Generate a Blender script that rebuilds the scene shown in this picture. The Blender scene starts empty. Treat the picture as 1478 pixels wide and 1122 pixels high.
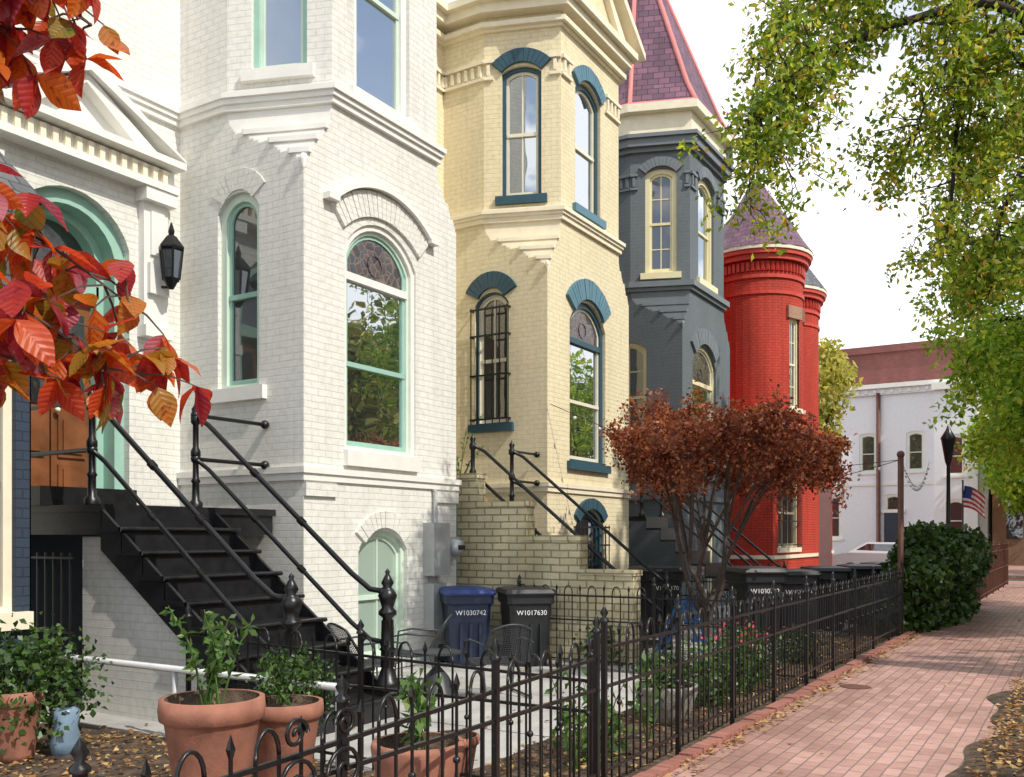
import bpy, math, random
import numpy as np
from mathutils import Vector, Matrix
from mathutils.geometry import tessellate_polygon
R=random.Random(7); NR=np.random.RandomState(5)
scene=bpy.context.scene
scene.view_settings.view_transform='Standard'
scene.view_settings.look='None'; scene.view_settings.exposure=0

# ---------------------------------------------------------------- materials
def newmat(name):
    m=bpy.data.materials.new(name); m.use_nodes=True
    nt=m.node_tree; nt.nodes.clear()
    o=nt.nodes.new('ShaderNodeOutputMaterial'); p=nt.nodes.new('ShaderNodeBsdfPrincipled')
    nt.links.new(p.outputs[0],o.inputs[0]); return m,nt,p,o
def N(nt,t,**k):
    n=nt.nodes.new(t)
    for a,b in k.items():
        if a in n.inputs: n.inputs[a].default_value=b
        else: setattr(n,a,b)
    return n
def mixc(nt,a,b,fac,mode='MIX'):
    n=nt.nodes.new('ShaderNodeMix'); n.data_type='RGBA'; n.blend_type=mode
    for s,v in ((n.inputs[0],fac),(n.inputs[6],a),(n.inputs[7],b)):
        if isinstance(v,bpy.types.NodeSocket): nt.links.new(v,s)
        else: s.default_value=v if not isinstance(v,tuple) else (v+(1,))[:4]
    return n.outputs[2]
def bump(nt,p,h,st,dist=.01,prev=None):
    b=N(nt,'ShaderNodeBump'); b.inputs['Strength'].default_value=st; b.inputs['Distance'].default_value=dist
    nt.links.new(h,b.inputs['Height'])
    if prev: nt.links.new(prev,b.inputs['Normal'])
    nt.links.new(b.outputs[0],p.inputs['Normal']); return b.outputs[0]
def noise(nt,scale,det=4,coord='Object',sc=None):
    tc=N(nt,'ShaderNodeTexCoord'); n=N(nt,'ShaderNodeTexNoise'); n.inputs['Scale'].default_value=scale; n.inputs['Detail'].default_value=det
    if sc:
        mp=N(nt,'ShaderNodeMapping'); mp.inputs['Scale'].default_value=sc
        nt.links.new(tc.outputs[coord],mp.inputs[0]); nt.links.new(mp.outputs[0],n.inputs[0])
    else: nt.links.new(tc.outputs[coord],n.inputs[0])
    return n.outputs[0]
def ramp(nt,f,stops):
    r=N(nt,'ShaderNodeValToRGB'); e=r.color_ramp.elements
    while len(e)<len(stops): e.new(.5)
    for i,(pos,c) in enumerate(stops):
        e[i].position=pos; e[i].color=(c+(1,))[:4]
    nt.links.new(f,r.inputs[0]); return r.outputs[0]
def dim(c,k): return tuple(min(.95,x*k) for x in c)
def M_paint(name,c,rough=.5,var=.12,bs=.15,metal=0,nscale=6):
    m,nt,p,o=newmat(name)
    n=noise(nt,nscale,6)
    col=ramp(nt,n,[(.3,dim(c,1-var)),(.7,dim(c,1+var*.4))])
    nt.links.new(col,p.inputs['Base Color']); p.inputs['Roughness'].default_value=rough; p.inputs['Metallic'].default_value=metal
    bump(nt,p,noise(nt,60,3),bs,.004); return m
def M_brick(name,c1,c2,mort,bw=.215,bh=.075,ms=.006,bs=.6,rough=.75,streak=.15,offset=.5,smooth=.3,dist=.008,grime=0):
    m,nt,p,o=newmat(name)
    uv=N(nt,'ShaderNodeTexCoord')
    b=N(nt,'ShaderNodeTexBrick'); b.offset=offset
    nz=N(nt,'ShaderNodeTexNoise'); nz.inputs['Scale'].default_value=2.2; nt.links.new(uv.outputs['UV'],nz.inputs[0])
    vm=N(nt,'ShaderNodeVectorMath',operation='SCALE'); vm.inputs['Scale'].default_value=.02; nt.links.new(nz.outputs['Color'],vm.inputs[0])
    va=N(nt,'ShaderNodeVectorMath',operation='ADD'); nt.links.new(uv.outputs['UV'],va.inputs[0]); nt.links.new(vm.outputs[0],va.inputs[1])
    nt.links.new(va.outputs[0],b.inputs['Vector'])
    b.inputs['Scale'].default_value=1; b.inputs['Brick Width'].default_value=bw; b.inputs['Row Height'].default_value=bh
    b.inputs['Mortar Size'].default_value=ms; b.inputs['Mortar Smooth'].default_value=smooth
    b.inputs['Color1'].default_value=c1+(1,); b.inputs['Color2'].default_value=c2+(1,); b.inputs['Mortar'].default_value=mort+(1,)
    n1=noise(nt,1.3,6,sc=(1,1,.35))
    dirt=ramp(nt,n1,[(.35,(1-streak,1-streak*1.05,1-streak*1.2)),(.65,(1,1,1))])
    c=mixc(nt,b.outputs[0],dirt,1.0,'MULTIPLY')
    n2=noise(nt,14,4); d2=ramp(nt,n2,[(.3,(.9,.9,.9)),(.6,(1,1,1))])
    c=mixc(nt,c,d2,1.0,'MULTIPLY')
    if grime:
        n3=noise(nt,2.5,5,sc=(3.5,3.5,.25)); d3=ramp(nt,n3,[(.28,(1-grime,1-grime,1-grime*1.1)),(.45,(1,1,1))])
        c=mixc(nt,c,d3,1.0,'MULTIPLY')
    nt.links.new(c,p.inputs['Base Color']); p.inputs['Roughness'].default_value=rough
    inv=N(nt,'ShaderNodeMath',operation='SUBTRACT'); inv.inputs[0].default_value=1; nt.links.new(b.outputs['Fac'],inv.inputs[1])
    b1=bump(nt,p,inv.outputs[0],bs,dist)
    bump(nt,p,noise(nt,45,5),.25,.006,b1)
    return m
def M_leaf(name,stops,trans=.4,rough=.5):
    m,nt,p,o=newmat(name)
    g=N(nt,'ShaderNodeNewGeometry'); col=ramp(nt,g.outputs['Random Per Island'],stops)
    nt.links.new(col,p.inputs['Base Color']); p.inputs['Roughness'].default_value=rough
    if trans>0:
        t=N(nt,'ShaderNodeBsdfTranslucent'); 
        c2=mixc(nt,col,(1.5,1.4,.9),1.0,'MULTIPLY'); nt.links.new(c2,t.inputs[0])
        mx=N(nt,'ShaderNodeMixShader'); mx.inputs[0].default_value=trans
        nt.links.new(p.outputs[0],mx.inputs[1]); nt.links.new(t.outputs[0],mx.inputs[2]); nt.links.new(mx.outputs[0],o.inputs[0])
    return m
def M_glass(name,base=(.02,.025,.03),fac=.45,wob=.25):
    m,nt,p,o=newmat(name)
    p.inputs['Base Color'].default_value=base+(1,); p.inputs['Roughness'].default_value=.4
    gl=N(nt,'ShaderNodeBsdfGlossy'); gl.inputs['Roughness'].default_value=.012; gl.inputs['Color'].default_value=(.92,.96,1,1)
    b=N(nt,'ShaderNodeBump'); b.inputs['Strength'].default_value=wob; b.inputs['Distance'].default_value=.012
    nt.links.new(noise(nt,2.2,1),b.inputs['Height']); nt.links.new(b.outputs[0],gl.inputs['Normal'])
    lw=N(nt,'ShaderNodeLayerWeight'); lw.inputs[0].default_value=.35
    ma=N(nt,'ShaderNodeMath',operation='MULTIPLY_ADD'); nt.links.new(lw.outputs['Fresnel'],ma.inputs[0]); ma.inputs[1].default_value=.7; ma.inputs[2].default_value=fac; ma.use_clamp=True
    mx=N(nt,'ShaderNodeMixShader'); nt.links.new(ma.outputs[0],mx.inputs[0]); nt.links.new(p.outputs[0],mx.inputs[1]); nt.links.new(gl.outputs[0],mx.inputs[2]); nt.links.new(mx.outputs[0],o.inputs[0])
    return m
def M_stained():
    m,nt,p,o=newmat('stained_glass')
    tc=N(nt,'ShaderNodeTexCoord'); v=N(nt,'ShaderNodeTexVoronoi',feature='DISTANCE_TO_EDGE'); v.inputs['Scale'].default_value=9
    nt.links.new(tc.outputs['UV'],v.inputs[0])
    v2=N(nt,'ShaderNodeTexVoronoi'); v2.inputs['Scale'].default_value=9; nt.links.new(tc.outputs['UV'],v2.inputs[0])
    c=ramp(nt,v2.outputs['Color'],[(.2,(.05,.035,.045)),(.5,(.1,.07,.06)),(.8,(.05,.06,.08))])
    e=ramp(nt,v.outputs[0],[(.0,(1,1,1)),(.07,(0,0,0))])
    c=mixc(nt,c,(.2,.16,.13),e); nt.links.new(c,p.inputs['Base Color']); p.inputs['Roughness'].default_value=.12
    bump(nt,p,v.outputs[0],.3,.01); return m
def M_ground(name,c1,c2,c3,scale=5,rough=.9,bs=.8):
    m,nt,p,o=newmat(name)
    n=noise(nt,scale,8); col=ramp(nt,n,[(.3,c1),(.5,c2),(.72,c3)])
    nt.links.new(col,p.inputs['Base Color']); p.inputs['Roughness'].default_value=rough
    bump(nt,p,noise(nt,scale*7,6),bs,.02); return m

WHT=(.82,.81,.75)
m_white=M_brick('painted_brick_white',WHT,(.80,.79,.73),(.70,.695,.64),bs=.6,streak=.08,grime=.08)
m_whitetrim=M_paint('white_trim_paint',(.83,.82,.765),.45,.06)
CRM=(.87,.765,.52)
m_cream=M_brick('painted_brick_cream',CRM,(.84,.735,.495),(.72,.63,.42),bs=.55,streak=.09,grime=.08)
m_creamtrim=M_paint('cream_trim_paint',(.87,.79,.60),.5,.08)
m_cheek=M_brick('cream_block_brick',(.78,.69,.46),(.66,.58,.37),(.36,.31,.19),bw=.26,bh=.095,ms=.011,bs=1,streak=.3)
GRY=(.155,.18,.20)
m_gray=M_brick('painted_brick_gray',GRY,(.15,.175,.195),(.125,.145,.16),bs=.3,streak=.12)
m_graytrim=M_paint('gray_trim_paint',(.17,.195,.215),.5,.1)
RED=(.64,.055,.024)
m_red=M_brick('painted_brick_red',RED,(.57,.045,.02),(.38,.028,.015),bs=.8,streak=.25,grime=.15,ms=.009)
m_redtrim=M_paint('red_trim_paint',(.58,.05,.026),.5,.15)
m_mint=M_paint('mint_trim_paint',(.34,.56,.46),.4,.08)
m_mint2=M_paint('pale_mint_sash_paint',(.62,.74,.62),.4,.06)
m_teal=M_paint('teal_trim_paint',(.03,.085,.12),.4,.15)
m_lteal=M_paint('light_teal_trim_paint',(.08,.20,.27),.4,.15)
m_ivory=M_paint('ivory_sash_paint',(.80,.76,.60),.4,.06)
m_yel=M_paint('pale_yellow_sash_paint',(.82,.74,.46),.4,.06)
m_slate=M_brick('purple_slate',(.26,.12,.175),(.15,.075,.12),(.06,.035,.055),bw=.24,bh=.16,ms=.008,bs=1,rough=.5,streak=.3,smooth=.1,dist=.02)
m_slateg=M_brick('gray_slate',(.16,.165,.175),(.09,.095,.105),(.04,.04,.045),bw=.2,bh=.14,ms=.008,bs=1,rough=.6,streak=.3,smooth=.1,dist=.02)
m_copper=M_paint('pink_painted_metal_hip',(.66,.22,.2),.45,.1)
m_black=M_paint('black_iron_paint',(.009,.009,.010),.35,.3,.25,nscale=20)
m_blackstep=M_paint('black_step_paint',(.017,.017,.019),.3,.4,.4,nscale=9)
m_navy=M_brick('painted_brick_navy',(.03,.05,.085),(.028,.045,.075),(.018,.028,.05),bs=.7)
m_navyp=M_paint('navy_paint',(.03,.045,.07),.4,.15)
m_glass=M_glass('window_glass',(.02,.025,.03),.55); m_glassd=M_glass('dark_window_glass',(.015,.015,.018),.12)
m_glassb=M_glass('basement_window_glass',(.35,.45,.38),.1)
m_stain=M_stained()
m_wood=M_paint('varnished_wood',(.24,.085,.03),.35,.5,.3,nscale=3)
m_terra=M_paint('terracotta',(.38,.16,.105),.8,.35,.5,nscale=7)
m_soil=M_ground('soil_and_mulch',(.035,.022,.014),(.085,.055,.035),(.16,.11,.07),9)
m_conc=M_ground('yard_concrete',(.33,.32,.30),(.42,.41,.385),(.5,.49,.46),2.5,.85,.25)
m_asph=M_ground('asphalt',(.045,.045,.047),(.055,.055,.056),(.07,.07,.07),6,.85,.4)
m_kerb=M_ground('kerb_granite',(.30,.29,.28),(.36,.35,.34),(.42,.41,.4),8,.8,.3)
m_walk=M_brick('sidewalk_brick',(.60,.355,.30),(.43,.235,.195),(.25,.165,.145),bw=.205,bh=.1,ms=.005,bs=.8,rough=.55,streak=.3,smooth=.2,grime=.18)
m_edge=M_brick('edging_brick',(.44,.18,.13),(.34,.13,.1),(.2,.14,.12),bw=.1,bh=.2,ms=.006,bs=.7,offset=0)
m_bark=M_paint('tree_bark',(.04,.03,.025),.9,.4,1,nscale=15)
m_barkm=M_paint('maple_bark',(.10,.07,.055),.85,.4,1,nscale=15)
m_plasb=M_paint('black_bin_plastic',(.018,.02,.023),.45,.15,.1)
m_plasu=M_paint('blue_bin_plastic',(.02,.05,.22),.4,.15,.1)
m_plasn=M_paint('navy_bin_plastic',(.018,.03,.07),.45,.15,.1)
m_label=M_paint('white_label',(.75,.75,.75),.5,.05)
m_grey=M_paint('gray_meter_paint',(.42,.43,.42),.45,.15)
m_pipe=M_paint('galvanised_pipe',(.55,.56,.55),.35,.12,.2,.3)
m_chair=M_paint('chair_metal_gray',(.05,.055,.06),.45,.2,.1,.2)
m_blue=M_paint('blue_painted_steel',(.02,.10,.30),.4,.1)
m_stone=M_ground('weathered_stone',(.2,.19,.16),(.3,.28,.24),(.4,.38,.33),12,.9,.5)
m_maroon=M_brick('maroon_brick',(.27,.085,.07),(.21,.065,.055),(.22,.12,.1),bs=.3)
m_bgw=M_paint('background_white_stucco',(.82,.83,.86),.7,.05)
m_rust=M_paint('rusty_brown_steel',(.14,.055,.035),.6,.3)
m_flagr=M_paint('flag_red',(.5,.03,.04),.7,.05); m_flagb=M_paint('flag_blue',(.03,.05,.2),.7,.05); m_pink=M_paint('pink_banner_cloth',(.75,.38,.34),.7,.05)
m_tanb=M_brick('tan_brick',(.45,.24,.15),(.38,.2,.12),(.4,.32,.26),bs=.4)
lf_oak=M_leaf('oak_leaves',[(0,(.07,.14,.012)),(.35,(.18,.30,.025)),(.65,(.34,.45,.045)),(.88,(.54,.54,.07)),(1,(.50,.28,.06))],.5)
lf_oak2=M_leaf('sunlit_oak_leaves',[(0,(.11,.24,.02)),(.4,(.26,.44,.035)),(.75,(.42,.58,.06)),(1,(.55,.58,.1))],.5)
lf_far=M_leaf('yellow_green_leaves',[(0,(.20,.24,.04)),(.5,(.42,.42,.08)),(1,(.58,.48,.12))],.45)
lf_opp=M_leaf('opposite_tree_leaves',[(0,(.10,.16,.02)),(.5,(.34,.38,.06)),(1,(.60,.50,.1))],0)
lf_maple=M_leaf('japanese_maple_leaves',[(0,(.12,.028,.016)),(.4,(.26,.065,.03)),(.75,(.40,.125,.055)),(1,(.52,.22,.10))],.35)
lf_ivy=M_leaf('ivy_leaves',[(0,(.02,.05,.012)),(.5,(.045,.10,.022)),(1,(.11,.19,.04))],.25,.4)
lf_pot=M_leaf('potted_plant_leaves',[(0,(.05,.12,.03)),(.5,(.10,.2,.05)),(1,(.2,.3,.09))],.35)
lf_fall=M_leaf('fallen_leaves',[(0,(.14,.06,.02)),(.4,(.28,.13,.04)),(.7,(.42,.24,.08)),(1,(.5,.36,.14))],0,.8)
m_pinkfl=M_leaf('pink_petals',[(0,(.6,.05,.12)),(1,(.7,.12,.2))],.3)

def M_dog():
    m,nt,p,o=newmat('dogwood_leaves')
    g=N(nt,'ShaderNodeNewGeometry')
    n=noise(nt,14,3)
    ad=N(nt,'ShaderNodeMath',operation='MULTIPLY_ADD'); nt.links.new(n,ad.inputs[0]); ad.inputs[1].default_value=.45; 
    sb=N(nt,'ShaderNodeMath',operation='SUBTRACT'); nt.links.new(g.outputs['Random Per Island'],sb.inputs[0]); sb.inputs[1].default_value=.22
    nt.links.new(sb.outputs[0],ad.inputs[2])
    col=ramp(nt,ad.outputs[0],[(0,(.14,.18,.03)),(.12,(.38,.22,.03)),(.27,(.62,.16,.02)),(.52,(.60,.09,.025)),(.72,(.42,.035,.035)),(.88,(.28,.03,.06)),(1,(.5,.16,.2))])
    uv=N(nt,'ShaderNodeTexCoord'); sx=N(nt,'ShaderNodeSeparateXYZ'); nt.links.new(uv.outputs['UV'],sx.inputs[0])
    ab=N(nt,'ShaderNodeMath',operation='ABSOLUTE'); nt.links.new(sx.outputs[0],ab.inputs[0])
    m1=N(nt,'ShaderNodeMath',operation='MULTIPLY_ADD'); nt.links.new(ab.outputs[0],m1.inputs[0]); m1.inputs[1].default_value=-.5; nt.links.new(sx.outputs[1],m1.inputs[2])
    m2=N(nt,'ShaderNodeMath',operation='MULTIPLY'); nt.links.new(m1.outputs[0],m2.inputs[0]); m2.inputs[1].default_value=44
    si=N(nt,'ShaderNodeMath',operation='SINE'); nt.links.new(m2.outputs[0],si.inputs[0])
    vein=ramp(nt,si.outputs[0],[(.82,(1,1,1)),(.98,(.72,.6,.6))])
    mid=ramp(nt,ab.outputs[0],[(.0,(1.0,.8,.5)),(.05,(1,1,1))])
    c=mixc(nt,col,vein,1.0,'MULTIPLY'); c=mixc(nt,c,mid,1.0,'MULTIPLY')
    n5=noise(nt,60,4); spots=ramp(nt,n5,[(.3,(.45,.35,.3)),(.4,(1,1,1))]); c=mixc(nt,c,spots,1.0,'MULTIPLY')
    nt.links.new(c,p.inputs['Base Color']); p.inputs['Roughness'].default_value=.4
    bump(nt,p,si.outputs[0],.25,.002)
    t=N(nt,'ShaderNodeBsdfTranslucent'); c2=mixc(nt,c,(1.5,1.25,1),1.0,'MULTIPLY'); nt.links.new(c2,t.inputs[0])
    mx=N(nt,'ShaderNodeMixShader'); mx.inputs[0].default_value=.45
    nt.links.new(p.outputs[0],mx.inputs[1]); nt.links.new(t.outputs[0],mx.inputs[2]); nt.links.new(mx.outputs[0],o.inputs[0])
    return m
lf_dog=M_dog()

# ---------------------------------------------------------------- builder
def link(o,parent=None):
    scene.collection.objects.link(o)
    if parent: o.parent=parent
    return o
def empty(name,loc=(0,0,0)):
    e=bpy.data.objects.new(name,None); e.location=loc; e.empty_display_size=.2; return link(e)
UP=Vector((0,0,1))
class MB:
    def __init__(s,name,*mats):
        s.name=name; s.mats=list(mats); s.v=[]; s.f=[]; s.m=[]; s.sm=[]
    def mi(s,mat):
        if mat is None: return 0
        if mat not in s.mats: s.mats.append(mat)
        return s.mats.index(mat)
    def add(s,vs,fs,mat=None,smooth=False):
        k=len(s.v); s.v+= [tuple(v) for v in vs]; i=s.mi(mat)
        for f in fs: s.f.append(tuple(a+k for a in f)); s.m.append(i); s.sm.append(smooth)
    def box(s,a,b,mat=None):
        x0,y0,z0=a; x1,y1,z1=b
        vs=[Vector(p) for p in ((x0,y0,z0),(x1,y0,z0),(x1,y1,z0),(x0,y1,z0),(x0,y0,z1),(x1,y0,z1),(x1,y1,z1),(x0,y1,z1))]
        s.add(vs,[(0,3,2,1),(4,5,6,7),(0,1,5,4),(1,2,6,5),(2,3,7,6),(3,0,4,7)],mat)
    def tube(s,path,r,mat=None,n=7,closed=False,cap=True):
        P=[Vector(p) for p in path]; rr=r if isinstance(r,(list,tuple)) else [r]*len(P)
        vs=[];fs=[]; up=None
        for i,p in enumerate(P):
            d=(P[min(i+1,len(P)-1)]-P[max(i-1,0)])
            if d.length<1e-6: d=Vector((0,0,1))
            d.normalize()
            if up is None: up=Vector((0,0,1)) if abs(d.z)<.9 else Vector((1,0,0))
            a=d.cross(up); 
            if a.length<1e-4: a=d.cross(Vector((.3,1,.2)))
            a.normalize(); b=d.cross(a).normalized(); up=-b if (-b).dot(up)>0 else b
            for j in range(n):
                t=2*math.pi*j/n+ (math.pi/4 if n==4 else 0); vs.append(p+(a*math.cos(t)+b*math.sin(t))*rr[i])
        for i in range(len(P)-1):
            for j in range(n):
                fs.append((i*n+j,i*n+(j+1)%n,(i+1)*n+(j+1)%n,(i+1)*n+j))
        if cap: fs.append(tuple(range(n))); fs.append(tuple(range((len(P)-1)*n,len(P)*n)))
        s.add(vs,fs,mat,n>4)
    def lathe(s,c,prof,mat=None,n=16,smooth=True):
        c=Vector(c); vs=[];fs=[]
        for (r,z) in prof:
            for j in range(n):
                t=2*math.pi*j/n; vs.append(c+Vector((r*math.cos(t),r*math.sin(t),z)))
        for i in range(len(prof)-1):
            for j in range(n): fs.append((i*n+j,i*n+(j+1)%n,(i+1)*n+(j+1)%n,(i+1)*n+j))
        s.add(vs,fs,mat,smooth)
    def ball(s,c,r,mat=None,n=10):
        s.lathe(c,[(max(1e-4,r*math.sin(math.pi*i/6)),-r*math.cos(math.pi*i/6)) for i in range(7)],mat,n)
    def prism(s,poly,z0,z1,mat=None):
        n=len(poly); vs=[(p[0],p[1],z0) for p in poly]+[(p[0],p[1],z1) for p in poly]
        fs=[(i,(i+1)%n,n+(i+1)%n,n+i) for i in range(n)]+[tuple(range(n)),tuple(range(n,2*n))]
        s.add(vs,fs,mat)
    def finish(s,parent=None,name=None):
        me=bpy.data.meshes.new(name or s.name); me.from_pydata(s.v,[],s.f)
        for m in s.mats: me.materials.append(m)
        me.polygons.foreach_set('material_index',s.m); me.polygons.foreach_set('use_smooth',s.sm)
        uv=me.uv_layers.new(name='UVMap'); co=s.v
        data=[0.0]*(2*len(me.loops))
        for p in me.polygons:
            n=p.normal
            if abs(n.z)>.95: t=Vector((1,0,0)); b=Vector((0,1,0))
            else:
                t=UP.cross(n).normalized()
                if t.x<-1e-4 or (abs(t.x)<=1e-4 and t.y<0): t=-t
                b=n.cross(t); 
                if b.z<0: b=-b
            for li in p.loop_indices:
                v=co[me.loops[li].vertex_index]
                data[2*li]=v[0]*t.x+v[1]*t.y+v[2]*t.z; data[2*li+1]=v[0]*b.x+v[1]*b.y+v[2]*b.z
        uv.data.foreach_set('uv',data)
        me.update(); return link(bpy.data.objects.new(name or s.name,me),parent)

def leaves(name,C,A,Bv,L,W,mat,parent=None,fold=.25):
    n=len(C); Nn=np.cross(A,Bv); L=L[:,None]; W=W[:,None]
    v=np.empty((n,4,3)); v[:,0]=C; v[:,1]=C+A*L*.5+Bv*W*.5+Nn*W*fold; v[:,2]=C+A*L; v[:,3]=C+A*L*.5-Bv*W*.5+Nn*W*fold
    me=bpy.data.meshes.new(name); me.vertices.add(4*n); me.vertices.foreach_set('co',v.reshape(-1).astype('f4'))
    me.loops.add(4*n); me.loops.foreach_set('vertex_index',np.arange(4*n,dtype='i4'))
    me.polygons.add(n); me.polygons.foreach_set('loop_start',np.arange(0,4*n,4,dtype='i4'))
    me.polygons.foreach_set('loop_total',np.full(n,4,dtype='i4'))
    me.materials.append(mat); me.update(calc_edges=True); me.validate()
    return link(bpy.data.objects.new(name,me),parent)
def unit(a): return a/np.maximum(1e-9,np.linalg.norm(a,axis=1,keepdims=True))
def leafset(name,C,l,w,mat,parent=None,down=.3,flat=0):
    C=np.asarray(C,dtype=float); n=len(C)
    A=NR.normal(size=(n,3)); A[:,2]-=down
    if flat: A[:,2]*=.12
    A=unit(A); B=NR.normal(size=(n,3)); 
    if flat: B[:,2]*=.15
    B=unit(np.cross(A,np.cross(A,B))+1e-9)
    s=NR.uniform(.65,1.25,n); return leaves(name,C,A,B,l*s,w*s,mat,parent)

# ---- wall frames
class Fr:
    def __init__(s,p0,p1):
        s.p=Vector((p0[0],p0[1],0)); d=Vector((p1[0]-p0[0],p1[1]-p0[1],0)); s.L=d.length; s.t=d.normalized(); s.n=Vector((s.t.y,-s.t.x,0))
    def __call__(s,a,z,o=0): return s.p+s.t*a+s.n*o+Vector((0,0,z))
def outl(s0,s1,z0,z1,rise=0,n=12):
    if rise<=.001: 
        pts=[(s0,z0),(s1,z0)]+[(s1+(s0-s1)*i/n,z1) for i in range(n+1)]; return pts
    w=(s1-s0)/2; rise=min(rise,w); Rr=(w*w+rise*rise)/(2*rise); c=(s0+s1)/2; cz=z1-Rr; a=math.asin(min(1,w/Rr))
    return [(s0,z0),(s1,z0)]+[(c+Rr*math.sin(a-2*a*i/n),cz+Rr*math.cos(a-2*a*i/n)) for i in range(n+1)]
def panel(mb,fr,outer,holes,mat,depth=.16):
    loops=[[Vector((a,b,0)) for a,b in outer]]+[[Vector((a,b,0)) for a,b in h] for h in holes]
    flat=[p for l in loops for p in l]; tr=tessellate_polygon(loops)
    mb.add([fr(p.x,p.y) for p in flat],[tuple(t) for t in tr],mat)
    for h in holes:
        n=len(h); mb.add([fr(a,b) for a,b in h]+[fr(a,b,-depth) for a,b in h],[(i,(i+1)%n,n+(i+1)%n,n+i) for i in range(n)],mat)
def ring(mb,fr,A,B,o0,o1,mat):
    n=len(A); vs=[fr(a,b,o1) for a,b in A]+[fr(a,b,o1) for a,b in B]+[fr(a,b,o0) for a,b in A]+[fr(a,b,o0) for a,b in B]
    fs=[]
    for i in range(n):
        j=(i+1)%n; fs+=[(i,j,n+j,n+i),(i,j,2*n+j,2*n+i),(n+i,n+j,3*n+j,3*n+i)]
    mb.add(vs,fs,mat)
def fbox(mb,fr,s0,s1,z0,z1,o0,o1,mat):
    vs=[fr(a,z,o) for o in (o0,o1) for (a,z) in ((s0,z0),(s1,z0),(s1,z1),(s0,z1))]
    mb.add(vs,[(0,1,2,3),(4,5,6,7),(0,1,5,4),(1,2,6,5),(2,3,7,6),(3,0,4,7)],mat)
def fpoly(mb,fr,pts,o0,o1,mat):
    n=len(pts); tr=tessellate_polygon([[Vector((a,b,0)) for a,b in pts]])
    vs=[fr(a,b,o1) for a,b in pts]+[fr(a,b,o0) for a,b in pts]
    mb.add(vs,[tuple(t) for t in tr]+[(i,(i+1)%n,n+(i+1)%n,n+i) for i in range(n)],mat)
def archband(mb,fr,s0,s1,z1,rise,d0,d1,o0,o1,mat,vous=0,n=18):
    w=(s1-s0)/2; rise=min(rise,w); Rr=(w*w+rise*rise)/(2*rise); c=(s0+s1)/2; cz=z1-Rr; a=math.asin(min(1,w/Rr))
    segs=[(-a,a)] if not vous else [(-a+2*a*i/vous+.006,-a+2*a*(i+1)/vous-.006) for i in range(vous)]
    for (a0,a1) in segs:
        m=n if not vous else 1; vs=[]; oo=o1+ (R.uniform(-.004,.004) if vous else 0)
        for i in range(m+1):
            t=a0+(a1-a0)*i/m
            for rr in (Rr+d0,Rr+d1):
                for o in (o0,oo): vs.append(fr(c+rr*math.sin(t),cz+rr*math.cos(t),o))
        fs=[(0,1,3,2),(4*m,4*m+1,4*m+3,4*m+2)]
        for i in range(m):
            k=4*i; fs+=[(k+1,k+5,k+7,k+3),(k,k+4,k+5,k+1),(k+2,k+6,k+7,k+3)]
        mb.add(vs,fs,mat)
def hoodarc(mb,fr,s0,s1,z1,mat,ex,th,rise,lift=.05,o=.055):
    nv=max(9,int((s1-s0+2*ex)/.085))
    archband(mb,fr,s0-ex,s1+ex,z1+lift+th,rise,-th,0,-.02,o-.012,mat)
    archband(mb,fr,s0-ex,s1+ex,z1+lift+th,rise,-th,0,-.02,o,mat,nv)
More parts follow.
